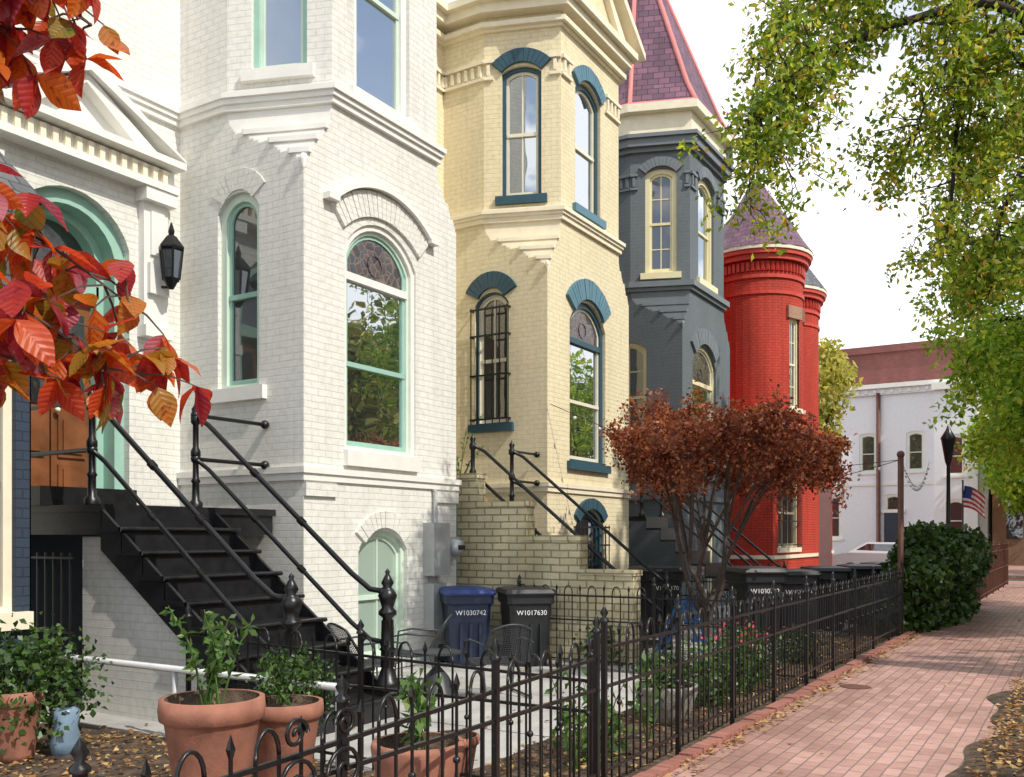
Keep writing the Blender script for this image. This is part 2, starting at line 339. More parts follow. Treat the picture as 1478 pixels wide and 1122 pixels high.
def window(mb,fr,s0,s1,z0,z1,rise,frame,sash,glass,sill=None,hood=None,split=.5,trans=None,munt=0,dep=.16,bars=None,hd=(.17,.26,.3,.05),fw=.07,sillw=.1,sillh=.13,hmuntin=0,outer=None):
    A=outl(s0,s1,z0,z1,rise); B=outl(s0+fw,s1-fw,z0+fw*.6,z1-fw,rise*.9); C=outl(s0+fw+.045,s1-fw-.045,z0+fw*.6+.06,z1-fw-.045,rise*.85)
    if outer:
        A2=outl(s0+fw*.6,s1-fw*.6,z0+fw*.4,z1-fw*.6,rise*.94)
        ring(mb,fr,A,A2,-dep,-.03,outer); ring(mb,fr,A2,B,-dep,-.07,frame)
    else: ring(mb,fr,A,B,-dep,-.055,frame)
    ring(mb,fr,B,C,-dep,-.095,sash)
    n=len(C); mb.add([fr(a,b,-.12) for a,b in C],[tuple(range(n))],glass)
    top=trans if trans else z1-fw
    zm=z0+(top-z0)*split
    fbox(mb,fr,s0+fw+.01,s1-fw-.01,zm-.028,zm+.028,-.14,-.08,sash)
    if trans:
        fbox(mb,fr,s0+fw-.02,s1-fw+.02,trans-.045,trans+.045,-.14,-.06,outer or frame)
        c=(s0+s1)/2
        T=[(s0+fw+.04,trans)]+[(s1-fw-.04,trans)]+C[2:]
        T=[(a,max(b,trans)) for a,b in T]; m=len(T); mb.add([fr(a,b,-.112) for a,b in T],[tuple(range(m))],m_stain)
        ring(mb,fr,[(c+.14*math.cos(k*math.pi/6),trans+.24+.14*math.sin(k*math.pi/6)) for k in range(12)],[(c+.12*math.cos(k*math.pi/6),trans+.24+.12*math.sin(k*math.pi/6)) for k in range(12)],-.112,-.1,m_stain)
    for k in range(munt):
        sm=s0+fw+.04+(s1-s0-2*fw-.08)*(k+1)/(munt+1); fbox(mb,fr,sm-.011,sm+.011,z0+fw,top-.0,-.118,-.1,sash)
    for k in range(hmuntin):
        zz=z0+(top-z0)*(k+1)/(hmuntin+1); fbox(mb,fr,s0+fw,s1-fw,zz-.011,zz+.011,-.118,-.101,sash)
    if sill: fbox(mb,fr,s0-sillw,s1+sillw,z0-sillh,z0+.003,-.1,.07,sill)
    if hood: hoodarc(mb,fr,s0,s1,z1,hood,*hd)
    if bars:
        m=max(3,int((s1-s0)/.13))
        for k in range(m+1):
            a=s0-.02+(s1-s0+.04)*k/m; mb.tube([fr(a,z0+.0,.09),fr(a,z1-.25,.09)],.010,bars,4)
        for zz in (z0+.06,z0+(z1-z0)*.36,z0+(z1-z0)*.66,z1-.3): 
            fbox(mb,fr,s0-.04,s1+.04,zz,zz+.03,.078,.1,bars)
            for a in (s0-.04,s1+.01): fbox(mb,fr,a,a+.03,zz,zz+.03,0,.078,bars)
def band(mb,path,z0,z1,out,mat,inn=.04):
    P=[Vector((p[0],p[1])) for p in path]; n=len(P); ds=[(P[i+1]-P[i]).normalized() for i in range(n-1)]
    ns=[Vector((d.y,-d.x)) for d in ds]
    def off(i,o):
        if i==0: return P[0]+ns[0]*o
        if i==n-1: return P[-1]+ns[-1]*o
        a,b=ns[i-1],ns[i]; m=(a+b).normalized(); return P[i]+m*(o/max(.3,m.dot(a)))
    vs=[];fs=[]
    for i in range(n):
        a=off(i,out); b=off(i,-inn); vs+=[(a.x,a.y,z0),(a.x,a.y,z1),(b.x,b.y,z0),(b.x,b.y,z1)]
    for i in range(n-1):
        k=4*i; fs+=[(k,k+4,k+5,k+1),(k+1,k+5,k+7,k+3),(k,k+4,k+6,k+2)]
    fs+=[(0,1,3,2),(4*n-4,4*n-3,4*n-1,4*n-2)]
    mb.add(vs,fs,mat)
def dentils(mb,fr,s0,s1,z0,z1,o,mat,step=.12,w=.07):
    n=int((s1-s0)/step)
    for k in range(n):
        a=s0+(k+.5)*(s1-s0)/n; fbox(mb,fr,a-w/2,a+w/2,z0,z1,0,o,mat)

# ---------------------------------------------------------------- row houses
YF=7.26; YB=9.28; CX=.45; CY=1.2; GZ=-.15
def bay_shell(e,X0,W,mw,mt,za,zb,H,lo_side,lo_front,up_cant,up_front,trimnotch):
    X1=X0+W
    w=MB('walls',mw,mt)
    keys=[(0,.03),(.10,.12),(.16,.16),(.17,.27),(.30,.37),(.40,.42),(.41,.56),(.52,.70),(.62,.76),(.63,.88),(.8,.97),(1,1)]
    def fi(t):
        for (a,b),(c,d) in zip(keys,keys[1:]):
            if t<=c: return b+(d-b)*(t-a)/(c-a)
        return 1
    ns=22
    zs=[za+(zb-za)*i/ns for i in range(ns+1)]
    fs=[fi((i+.5)/ns) for i in range(ns)]
    F=Fr((X0,YF),(X1,YF)); S=Fr((X0,YB),(X0,YF)); LS=YB-YF
    S2=Fr((X1,YF),(X1,YB))
    out=[(0,GZ),(W,GZ),(W,za)]
    for i,f in enumerate(fs): out+=[(W-CX*f,zs[i]),(W-CX*f,zs[i+1])]
    l=[]
    for i,f in enumerate(fs): l+=[(CX*f,zs[i]),(CX*f,zs[i+1])]
    out+=l[::-1]+[(0,za)]
    panel(w,F,out,[outl(*o) for o in lo_front],mw)
    out=[(0,GZ),(LS,GZ),(LS,za)]
    for i,f in enumerate(fs): out+=[(LS-CY*f,zs[i]),(LS-CY*f,zs[i+1])]
    out+=[(0,zb)]
    panel(w,S,out,[outl(*o) for o in lo_side],mw)
    out2=[(LS-a,b) for a,b in out]
    panel(w,S2,out2,[],mw)
    for sx in (0,1):
        xa=X0 if sx==0 else X1; sg=1 if sx==0 else -1
        for i,f in enumerate(fs):
            a=(xa,YF+CY*f); b=(xa+sg*CX*f,YF); z0,z1=zs[i],zs[i+1]
            w.add([(a[0],a[1],z0),(b[0],b[1],z0),(b[0],b[1],z1),(a[0],a[1],z1)],[(0,1,2,3)],trimnotch)
            pf=fs[i-1] if i else 0
            c=(xa,YF+CY*pf); d=(xa+sg*CX*pf,YF)
            w.add([(a[0],a[1],z0),(b[0],b[1],z0),(d[0],d[1],z0),(c[0],c[1],z0)],[(0,1,2,3)],trimnotch)
            if sx==0 and i and f-fs[i-1]>.08:
                q=(xa,YF+CY*pf); r_=(xa+CX*pf,YF)
                band(w,[(q[0]-.0,q[1]+.02),q,r_,(r_[0]+.02,r_[1])],zs[i]-.05,zs[i]+.006,.035,trimnotch,.06)
        if sx==0:
            w.tube([(xa-.01,YF-.01,za-.1),(xa-.015,YF-.015,za-.02),(xa-.01,YF-.01,za+.05)],[.005,.05,.03],trimnotch,8)
    A=(X0,YB);Bq=(X0,YF+CY);C=(X0+CX,YF);D=(X1-CX,YF);E=(X1,YF+CY);G=(X1,YB)
    s=Fr(A,Bq); panel(w,s,[(0,zb),(s.L,zb),(s.L,H),(0,H)],[],mw)
    c=Fr(Bq,C); panel(w,c,[(0,zb),(c.L,zb),(c.L,H),(0,H)],[outl(*o) for o in up_cant],mw)
    f=Fr(C,D); panel(w,f,[(0,zb),(f.L,zb),(f.L,H),(0,H)],[outl(*o) for o in up_front],mw)
    c2=Fr(D,E); panel(w,c2,[(0,zb),(c2.L,zb),(c2.L,H),(0,H)],[],mw)
    s2=Fr(E,G); panel(w,s2,[(0,zb),(s2.L,zb),(s2.L,H),(0,H)],[],mw)
    lowp=[(X0,YB),(X0,YF),(X1,YF),(X1,YB)]; upp=[A,Bq,C,D,E,G]
    return w,F,S,c,f,lowp,upp

def white_house():
    e=empty('white_brick_row_house')
    X0,W=7.5,2.9; za,zb,H=5.62,6.42,11.5
    los=[(.66,1.34,3.2,5.45,.2)]
    lof=[(.66,2.0,2.5,5.25,.40),(.9,1.82,.02,1.58,.22)]
    upc=[(.3,.98,6.85,9.4,0)]; upf=[(.38,1.42,6.72,9.4,0)]
    w,F,S,c,f,lowp,upp=bay_shell(e,X0,W,m_white,m_whitetrim,za,zb,H,los,lof,upc,upf,m_whitetrim)
    B=Fr((4.3,YB),(X0,YB)); panel(w,B,[(0,GZ),(B.L,GZ),(B.L,H),(0,H)],[outl(1.12,2.5,1.8,5.25,.5)],m_white,.5)
    B2=Fr((X0+W,YB),(12.92,YB)); panel(w,B2,[(0,GZ),(B2.L-1.7,GZ),(B2.L-1.7,H),(0,H)],[],m_white)
    w.box((4.32,YB+.55,GZ),(11.1,18,H-.05),m_white)
    w.box((4.3,YB,H),(11.2,18,H+.2),m_whitetrim)
    w.finish(e,'walls')
    t=MB('trim',m_whitetrim)
    band(t,lowp,2.2,2.27,.055,m_whitetrim); band(t,lowp,2.12,2.2,.03,m_whitetrim)
    full=[(5.0,YB)]+upp
    band(t,full,zb-.02,zb+.05,.05,m_whitetrim); band(t,full,zb+.05,zb+.11,.08,m_whitetrim); band(t,full,zb+.11,zb+.17,.11,m_whitetrim); band(t,full,zb+.17,zb+.2,.06,m_whitetrim)
    fbox(t,F,.0,.5,1.95,2.1,0,.04,m_white); fbox(t,F,2.4,2.9,1.95,2.1,0,.04,m_white)
    hoodarc(t,F,.66,2.0,5.25,m_white,.24,.3,.36,.08,.04)
    archband(t,F,.38,2.28,5.71,.38,-.06,.0,0,.10,m_whitetrim); 
    for a in (.30,2.20): fbox(t,F,a,a+.17,5.28,5.35,0,.11,m_whitetrim)
    hoodarc(t,F,.9,1.82,1.58,m_white,.06,.2,.26,.03,.035)
    hoodarc(t,S,.66,1.34,5.45,m_white,.1,.24,.24,.03,.016)
    p0,p1=.85,3.02
    fbox(t,B,2.62,2.95,3.9,5.35,0,.10,m_whitetrim); fbox(t,B,2.58,3.0,5.35,5.5,0,.2,m_whitetrim); fbox(t,B,2.66,2.92,4.3,4.65,.1,.16,m_whitetrim); fbox(t,B,2.6,2.98,3.8,3.93,0,.16,m_whitetrim)
    fbox(t,B,2.70,2.88,4.75,5.25,.1,.13,m_whitetrim)
    fbox(t,B,.7,1.0,3.9,5.35,0,.10,m_whitetrim)
    fbox(t,B,p0-.2,p1,5.5,5.58,0,.22,m_whitetrim); fbox(t,B,p0-.2,p1+.0,5.58,5.78,0,.12,m_whitetrim); dentils(t,B,p0-.1,p1-.1,5.6,5.75,.18,m_creamtrim,.13,.06); fbox(t,B,p0-.25,p1+.05,5.80,5.88,0,.28,m_whitetrim)
    for k,(a,b2,oo) in enumerate(((0,.11,.28),(.11,.2,.2))):
        for sg in (0,1):
            c0=(p0+p1)/2-.1; h=.72; x0=p1+.05 if sg else p0-.25
            pts=[(x0,5.885-a*.5),(x0,5.885+.02),(c0,5.885+h),(c0,5.885+h-.14)]
            if k: pts=[(x0+(-.3 if sg else .3),5.885),(c0,5.885+h-.14),(c0,5.885+h-.25),(x0+(-.6 if sg else .6),5.885)]
            fpoly(t,B,pts,0,oo,m_whitetrim)
    fpoly(t,B,[(p0,5.885),(p1-.1,5.885),((p0+p1)/2-.1,6.5)],0,.05,m_whitetrim)
    t.finish(e,'trim')
    g=MB('windows',m_mint)
    window(g,F,*lof[0],m_mint2,m_mint,m_glass,m_whitetrim,None,.5,4.55,sillw=.02,sillh=.18,fw=.11,outer=m_whitetrim)
    window(g,F,*lof[1],m_mint2,m_mint2,m_glassb,m_whitetrim,None,.5,None,1,fw=.06)
    window(g,S,*los[0],m_mint2,m_mint,m_glassd,m_whitetrim,None,.5,fw=.09,sillw=.12,sillh=.15)
    window(g,c,*upc[0],m_mint,m_mint2,m_glass,m_whitetrim,None,.5,fw=.07)
    window(g,f,*upf[0],m_whitetrim,m_mint2,m_glass,m_whitetrim,None,.5,fw=.1)
    g.finish(e,'windows')
    d=MB('door',m_wood,m_mint)
    ring(d,B,outl(1.12,2.5,1.8,5.25,.5),outl(1.24,2.38,1.8,5.1,.45),-.5,-.1,m_mint)
    ring(d,B,outl(1.24,2.38,1.8,5.1,.45),outl(1.33,2.29,1.8,5.0,.4),-.5,-.3,m_mint)
    fbox(d,B,1.3,2.32,4.2,4.34,-.48,-.3,m_mint)
    fbox(d,B,1.3,2.32,4.34,5.0,-.48,-.46,m_glassd)
    for a,b in ((1.33,1.8),(1.82,2.29)):
        fbox(d,B,a,b,1.83,4.2,-.48,-.42,m_wood)
        fbox(d,B,a+.08,b-.08,2.95,4.0,-.425,-.405,m_glassd)
        for z0,z1 in ((1.95,2.3),(2.38,2.85)): 
            fbox(d,B,a+.07,b-.07,z0,z1,-.42,-.395,m_wood); fbox(d,B,a+.12,b-.12,z0+.05,z1-.05,-.395,-.375,m_wood)
    d.ball(B(1.86,2.9,-.36),.03,m_creamtrim)
    d.finish(e,'door')
white_house()

def cream_house():
    e=empty('cream_brick_row_house')
    X0,W=12.92,3.1; za,zb,H=5.82,6.68,10.25
    los=[(.64,1.30,3.35,5.52,.2)]
    lof=[(.75,2.1,2.75,5.5,.40),(.95,2.05,.15,1.95,.28)]
    upc=[(.3,.96,7.08,9.22,.1)]; upf=[(.5,1.45,7.05,9.22,.2)]
    w,F,S,c,f,lowp,upp=bay_shell(e,X0,W,m_cream,m_creamtrim,za,zb,H,los,lof,upc,upf,m_creamtrim)
    B=Fr((11.1,YB),(X0,YB)); panel(w,B,[(0,GZ),(B.L,GZ),(B.L,H),(0,H)],[outl(.25,1.35,2.35,5.2,.3)],m_cream,.4)
    B2=Fr((X0+W,YB),(16.8,YB)); panel(w,B2,[(0,GZ),(B2.L,GZ),(B2.L,H),(0,H)],[],m_cream)
    w.box((11.21,YB+.5,GZ),(16.8,18,H-.05),m_cream)
    w.finish(e,'walls')
    t=MB('trim',m_creamtrim)
    full=[(11.1,YB)]+upp+[(16.8,YB)]
    band(t,lowp,2.3,2.37,.055,m_creamtrim); band(t,lowp,2.22,2.3,.03,m_creamtrim)
    band(t,upp,zb-.02,zb+.06,.05,m_creamtrim); band(t,upp,zb+.06,zb+.11,.08,m_creamtrim); band(t,upp,zb+.11,zb+.17,.11,m_creamtrim); band(t,upp,zb+.17,zb+.2,.06,m_creamtrim)
    for fr,rngs in ((Fr((11.1,YB),(X0,YB)),[(0,1.82)]),(Fr(upp[0],upp[1]),[(0,.82)]),(c,[(0,.16),(1.1,c.L)]),(f,[(0,.33),(1.62,f.L)])):
        for a,b in rngs:
            fbox(t,fr,a,b,9.02,9.07,-.02,.045,m_creamtrim); fbox(t,fr,a,b,9.29,9.35,-.02,.06,m_creamtrim)
            n=max(1,int((b-a)/.12))
            for k in range(n):
                q=a+(k+.5)*(b-a)/n; fbox(t,fr,q-.028,q+.028,9.09,9.27,0,.045,m_creamtrim)
    band(t,full,9.80,9.85,.05,m_creamtrim); band(t,full,9.85,9.93,.12,m_creamtrim); band(t,full,10.05,10.2,.2,m_creamtrim); band(t,full,10.2,10.32,.3,m_creamtrim)
    fpoly(t,f,[(-.35,10.33),(f.L+.35,10.33),(f.L/2,11.35)],-.3,.1,m_cream)
    for sg in (0,1):
        x0=-.5 if sg==0 else f.L+.5
        fpoly(t,f,[(x0,10.33),(x0,10.45),(f.L/2,11.6),(f.L/2,11.4)],-.3,.32,m_creamtrim)
        fpoly(t,f,[(x0*.7+f.L*.15,10.33),(f.L/2,11.28),(f.L/2,11.18),(x0*.5+f.L*.25,10.33)],-.3,.2,m_creamtrim)
    t.finish(e,'trim')
    g=MB('windows',m_teal)
    window(g,F,*lof[0],m_teal,m_ivory,m_glass,m_teal,m_lteal,.5,4.8,hd=(.14,.34,.42,.05),fw=.09)
    window(g,F,*lof[1],m_teal,m_teal,m_glassd,None,m_teal,.5,bars=m_black,hd=(.06,.18,.3,.03))
    window(g,S,*los[0],m_ivory,m_ivory,m_glassd,m_teal,m_teal,.5,munt=1,bars=m_black,hd=(.16,.27,.3,.06),fw=.06,outer=m_teal)
    window(g,c,*upc[0],m_teal,m_ivory,m_glass,m_teal,m_teal,.5,munt=1,hd=(.16,.22,.22,.05),fw=.06)
    window(g,f,*upf[0],m_teal,m_ivory,m_glass,m_lteal,m_lteal,.5,hd=(.14,.24,.3,.05),fw=.08)
    fbox(g,B,.3,1.3,2.4,4.4,-.4,-.34,m_teal); fbox(g,B,.3,1.3,4.4,5.2,-.4,-.36,m_glassd)
    g.finish(e,'windows')
    rf=MB('roof',m_slateg); rf.box((11.2,YB+.2,10.3),(16.8,18,10.6),m_slateg); rf.finish(e,'roof')
cream_house()

def gray_house():
    e=empty('gray_turret_row_house')
    X0,W=18.75,3.1; za,zb,H=6.02,6.85,10.1
    los=[(.3,1.2,3.4,5.75,.2)]
    lof=[(.6,2.1,2.9,5.75,.42),(.9,2.0,.2,1.9,.25)]
    upc=[(.32,1.0,7.22,9.5,.1)]; upf=[(.5,1.5,7.2,9.5,.2)]
    w,F,S,c,f,lowp,upp=bay_shell(e,X0,W,m_gray,m_graytrim,za,zb,H,los,lof,upc,upf,m_graytrim)
    B=Fr((16.8,YB),(X0,YB)); panel(w,B,[(0,GZ),(B.L,GZ),(B.L,10.4),(0,10.4)],[outl(.3,1.45,2.35,5.3,.3)],m_gray,.4)
    w.box((16.81,YB+.5,GZ),(22.6,18,10.4),m_gray); w.box((X0+W,YB,GZ),(22.6,YB+.5,10.4),m_gray)
    w.finish(e,'walls')
    t=MB('trim',m_graytrim)
    band(t,lowp,2.3,2.4,.055,m_graytrim)
    band(t,upp,zb-.02,zb+.06,.06,m_graytrim); band(t,upp,zb+.06,zb+.18,.12,m_graytrim)
    for fr,rngs in ((Fr(upp[0],upp[1]),[(0,.82)]),(c,[(0,.16),(1.16,c.L)]),(f,[(0,.33),(1.68,f.L)])):
        for a,b in rngs:
            fbox(t,fr,a,b,9.05,9.1,-.02,.045,m_graytrim); fbox(t,fr,a,b,9.34,9.4,-.02,.06,m_graytrim)
            n=max(1,int((b-a)/.13))
            for k in range(n):
                q=a+(k+.5)*(b-a)/n; fbox(t,fr,q-.03,q+.03,9.12,9.32,0,.045,m_graytrim)
    band(t,upp,9.85,9.95,.07,m_graytrim); band(t,upp,9.95,10.12,.16,m_graytrim); band(t,upp,10.12,10.2,.22,m_graytrim)
    band(t,upp,10.2,10.68,.05,m_creamtrim,.3); band(t,upp,10.68,10.85,.22,m_creamtrim,.5)
    t.lathe((X0+W-.3,YF-.05,10.2),[(.12,0),(.12,.5),(.16,.55),(.05,.65),(.12,.78),(.01,.95)],m_graytrim)
    t.finish(e,'trim')
    g=MB('windows',m_yel)
    window(g,F,*lof[0],m_yel,m_ivory,m_glass,m_graytrim,m_graytrim,.5,4.9,hd=(.14,.34,.42,.05))
    window(g,F,*lof[1],m_yel,m_ivory,m_glassd,None,m_graytrim,.5,hd=(.06,.18,.3,.03))
    window(g,S,*los[0],m_yel,m_yel,m_glassd,m_yel,None,.5,munt=1,hmuntin=3)
    window(g,c,*upc[0],m_yel,m_yel,m_glassd,m_yel,m_graytrim,.5,munt=1,hmuntin=3,fw=.1,hd=(.14,.2,.22,.04))
    window(g,f,*upf[0],m_yel,m_yel,m_glass,m_yel,m_graytrim,.5,fw=.1,hd=(.14,.22,.26,.04))
    fbox(g,B,.3,1.45,2.35,5.2,-.4,-.34,m_rust)
    g.finish(e,'windows')
    r=MB('turret_roof',m_slate)
    C0=Vector((20.1,8.9,0)); base=[Vector(p+(0,)) for p in upp]; base=[C0+(b-C0)*1.1 for b in base]+[Vector((X0+W-.3,10.6,0)),Vector((X0+.3,10.6,0))]
    lv=[(1.0,10.85),(.86,11.35),(.07,15.2)]
    vs=[]; n=len(base)
    for k,z in lv: vs+=[C0+(b-C0)*k+Vector((0,0,z)) for b in base]
    r.add(vs,[(i+j*n,(i+1)%n+j*n,(i+1)%n+(j+1)*n,i+(j+1)*n) for j in range(2) for i in range(n)],m_slate)
    for i in range(n): r.tube([vs[i+j*n] for j in range(3)],.055,m_copper,6)
    r.tube([vs[i] for i in range(n)],.06,m_copper,6)
    r.lathe(C0+Vector((0,0,15.1)),[(.2,0),(.08,.2),(.1,.3),(.01,.7)],m_copper)
    r.finish(e,'turret_roof')
    rf=MB('roof',m_slate); rf.box((16.82,YB+.25,10.4),(22.6,18,10.7),m_slate); rf.finish(e,'roof')
gray_house()

def red_house(name,cx,cy,r,box,zc,rz,win=True,ms=None):
    ms=ms or m_slate
    e=empty(name); w=MB('walls',m_red); nn=36
    zs=[4.85,5.15,7.7,zc]
    def pt(i,z,rr=r): a=2*math.pi*i/nn; return (cx+rr*math.cos(a),cy+rr*math.sin(a),z)
    skip=[24,25] ; skip2=[28,29]
    for j in range(3):
        for i in range(nn):
            if win and j==1 and (i in skip or i in skip2): continue
            w.add([pt(i,zs[j]),pt(i+1,zs[j]),pt(i+1,zs[j+1]),pt(i,zs[j+1])],[(0,1,2,3)],m_red,True)
    x0,x1,y0=box
    F=Fr((x0,y0),(x1,y0)); 
    ho=[(.5,2.6,1.2,3.2,.0)] 
    panel(w,F,[(0,GZ),(F.L,GZ),(F.L,4.8),(0,4.8)],[outl(*ho[0])],m_red)
    S=Fr((x0,YB),(x0,y0)); panel(w,S,[(0,GZ),(S.L,GZ),(S.L,4.8),(0,4.8)],[],m_red)
    w.prism([(x0,y0),(x1,y0),(x1,YB),(x0,YB)],4.8,4.84,m_redtrim)
    w.box((x1-.02,y0+.01,GZ),(x1,YB,4.8),m_red)
    w.box((cx-2.9,YB,GZ),(cx+2.6,18,zc),m_red)
    w.finish(e,'walls')
    t=MB('trim',m_redtrim)
    def rb(z0,z1,o): t.lathe((cx,cy,0),[(r-.05,z0),(r+o,z0),(r+o,z1),(r-.05,z1)],m_redtrim,36,False)
    rb(4.84,4.95,.1); rb(zc-1.2,zc-1.1,.04); rb(zc-.75,zc-.65,.05); rb(zc-.25,zc-.1,.16); rb(zc-.1,zc+.02,.24)
    for k in range(60):
        a=2*math.pi*k/60; p=Vector((cx+(r+.02)*math.cos(a),cy+(r+.02)*math.sin(a),0)); t.box((p.x-.04,p.y-.04,zc-.55),(p.x+.04,p.y+.04,zc-.3),m_redtrim)
    t.lathe((cx,cy,0),[(r,zc+.02),(r+.28,zc+.02),(r+.28,zc+.12),(r,zc+.12)],m_creamtrim,36,False)
    band(t,[(x0,YB),(x0,y0),(x1,y0),(x1,YB)],4.5,4.8,.08,m_redtrim); band(t,[(x0,YB),(x0,y0),(x1,y0),(x1,YB)],.9,1.0,.05,m_creamtrim)
    t.finish(e,'trim')
    g=MB('windows',m_ivory)
    window(g,F,*ho[0],m_yel,m_ivory,m_glassd,m_creamtrim,None,.5,None,2,bars=m_black)
    if win:
        for k in (24,28):
            a0=2*math.pi*k/nn; a1=2*math.pi*(k+2)/nn
            f=Fr((cx+r*math.cos(a0),cy+r*math.sin(a0)),(cx+r*math.cos(a1),cy+r*math.sin(a1)))
            window(g,f,0.0,f.L,5.15,7.7,0,m_yel,m_ivory,m_glass,m_creamtrim,None,.5,None,1,hmuntin=3,fw=.05,dep=.3)
            fbox(g,f,-.1,f.L+.1,7.7,8.05,-.05,.05,m_tanb)
    g.finish(e,'windows')
    ro=MB('turret_roof',ms)
    ro.lathe((cx,cy,0),[(r+.3,zc+.12),(r*1.05,zc+.45),(r*.8,zc+1.0),(r*.42,zc+1.75),(.02,rz)],ms,24,False)
    ro.box((cx-2.8,YB+.3,zc),(cx+2.6,18,zc+.3),ms)
    ro.finish(e,'turret_roof')
red_house('red_turret_row_house',27.3,8.25,1.3,(24.75,29.9,7.05),9.55,12.1)
red_house('red_gabled_row_house',33.6,9.5,1.5,(31.2,35.4,7.9),10.0,11.9,False,m_slateg)

def navy():
    e=empty('navy_row_house'); w=MB('walls',m_navy)
    F=Fr((1.0,7.0),(4.25,7.0)); o=outl(2.0,3.13,.92,2.95,0)
    panel(w,F,[(0,GZ),(F.L,GZ),(F.L,3.1),(0,3.1)],[o],m_navy)
    w.box((4.24,7.0,GZ),(4.25,YB,3.1),m_navy); w.box((-1,YB+.0,GZ),(4.25,18,9),m_navy)
    fbox(w,F,0,F.L,3.1,4.1,-.06,.02,m_slateg)
    w.add([(.9,6.9,4.1),(4.32,6.9,4.1),(4.32,YB,4.1),(4.0,8.4,5.6),(1.3,8.4,5.6)],[(0,1,3,4),(1,2,3)],m_slateg)
    w.finish(e,'walls')
    g=MB('window',m_creamtrim); window(g,F,2.0,3.13,.92,2.95,0,m_creamtrim,m_navyp,m_glassd,m_creamtrim,None,.5)
    fbox(g,F,0,F.L+.03,2.98,3.1,0,.1,m_navyp)
    fbox(g,F,0,F.L+.03,.58,.7,0,.05,m_navyp)
    g.finish(e,'window')
navy()

# ---------------------------------------------------------------- iron stair
def newel(mb,x,y,z,s=1):
    mb.lathe((x,y,z),[(.001,0),(.10*s,0),(.10*s,.07),(.075*s,.1),(.06*s,.16),(.045*s,.2),(.045*s,.34),(.065*s,.36),(.045*s,.39),(.05*s,.5),(.038*s,.64),(.07*s,.67),(.07*s,.7),(.045*s,.73),(.06*s,.79),(.075*s,.84),(.05*s,.89),(.03*s,.91),(.05*s,.95),(.03*s,1.0),(.014*s,1.03),(.02*s,1.05),(.001,1.08)],m_black,14)
    for k in range(8):
        a=k*math.pi/4; mb.tube([(x+.047*s*math.cos(a),y+.047*s*math.sin(a),z+.2),(x+.04*s*math.cos(a),y+.04*s*math.sin(a),z+.62)],.008,m_black,4)
def post(mb,x,y,z,h=1.07):
    mb.lathe((x,y,z),[(.07,0),(.07,.05),(.04,.08),(.035,.25),(.05,.27),(.032,.3),(.03,.5),(.05,.53),(.05,.58),(.03,.62),(.03,h-.22),(.05,h-.2),(.05,h-.14),(.03,h-.11),(.045,h-.06),(.02,h-.02),(.001,h+.02)],m_black,12)
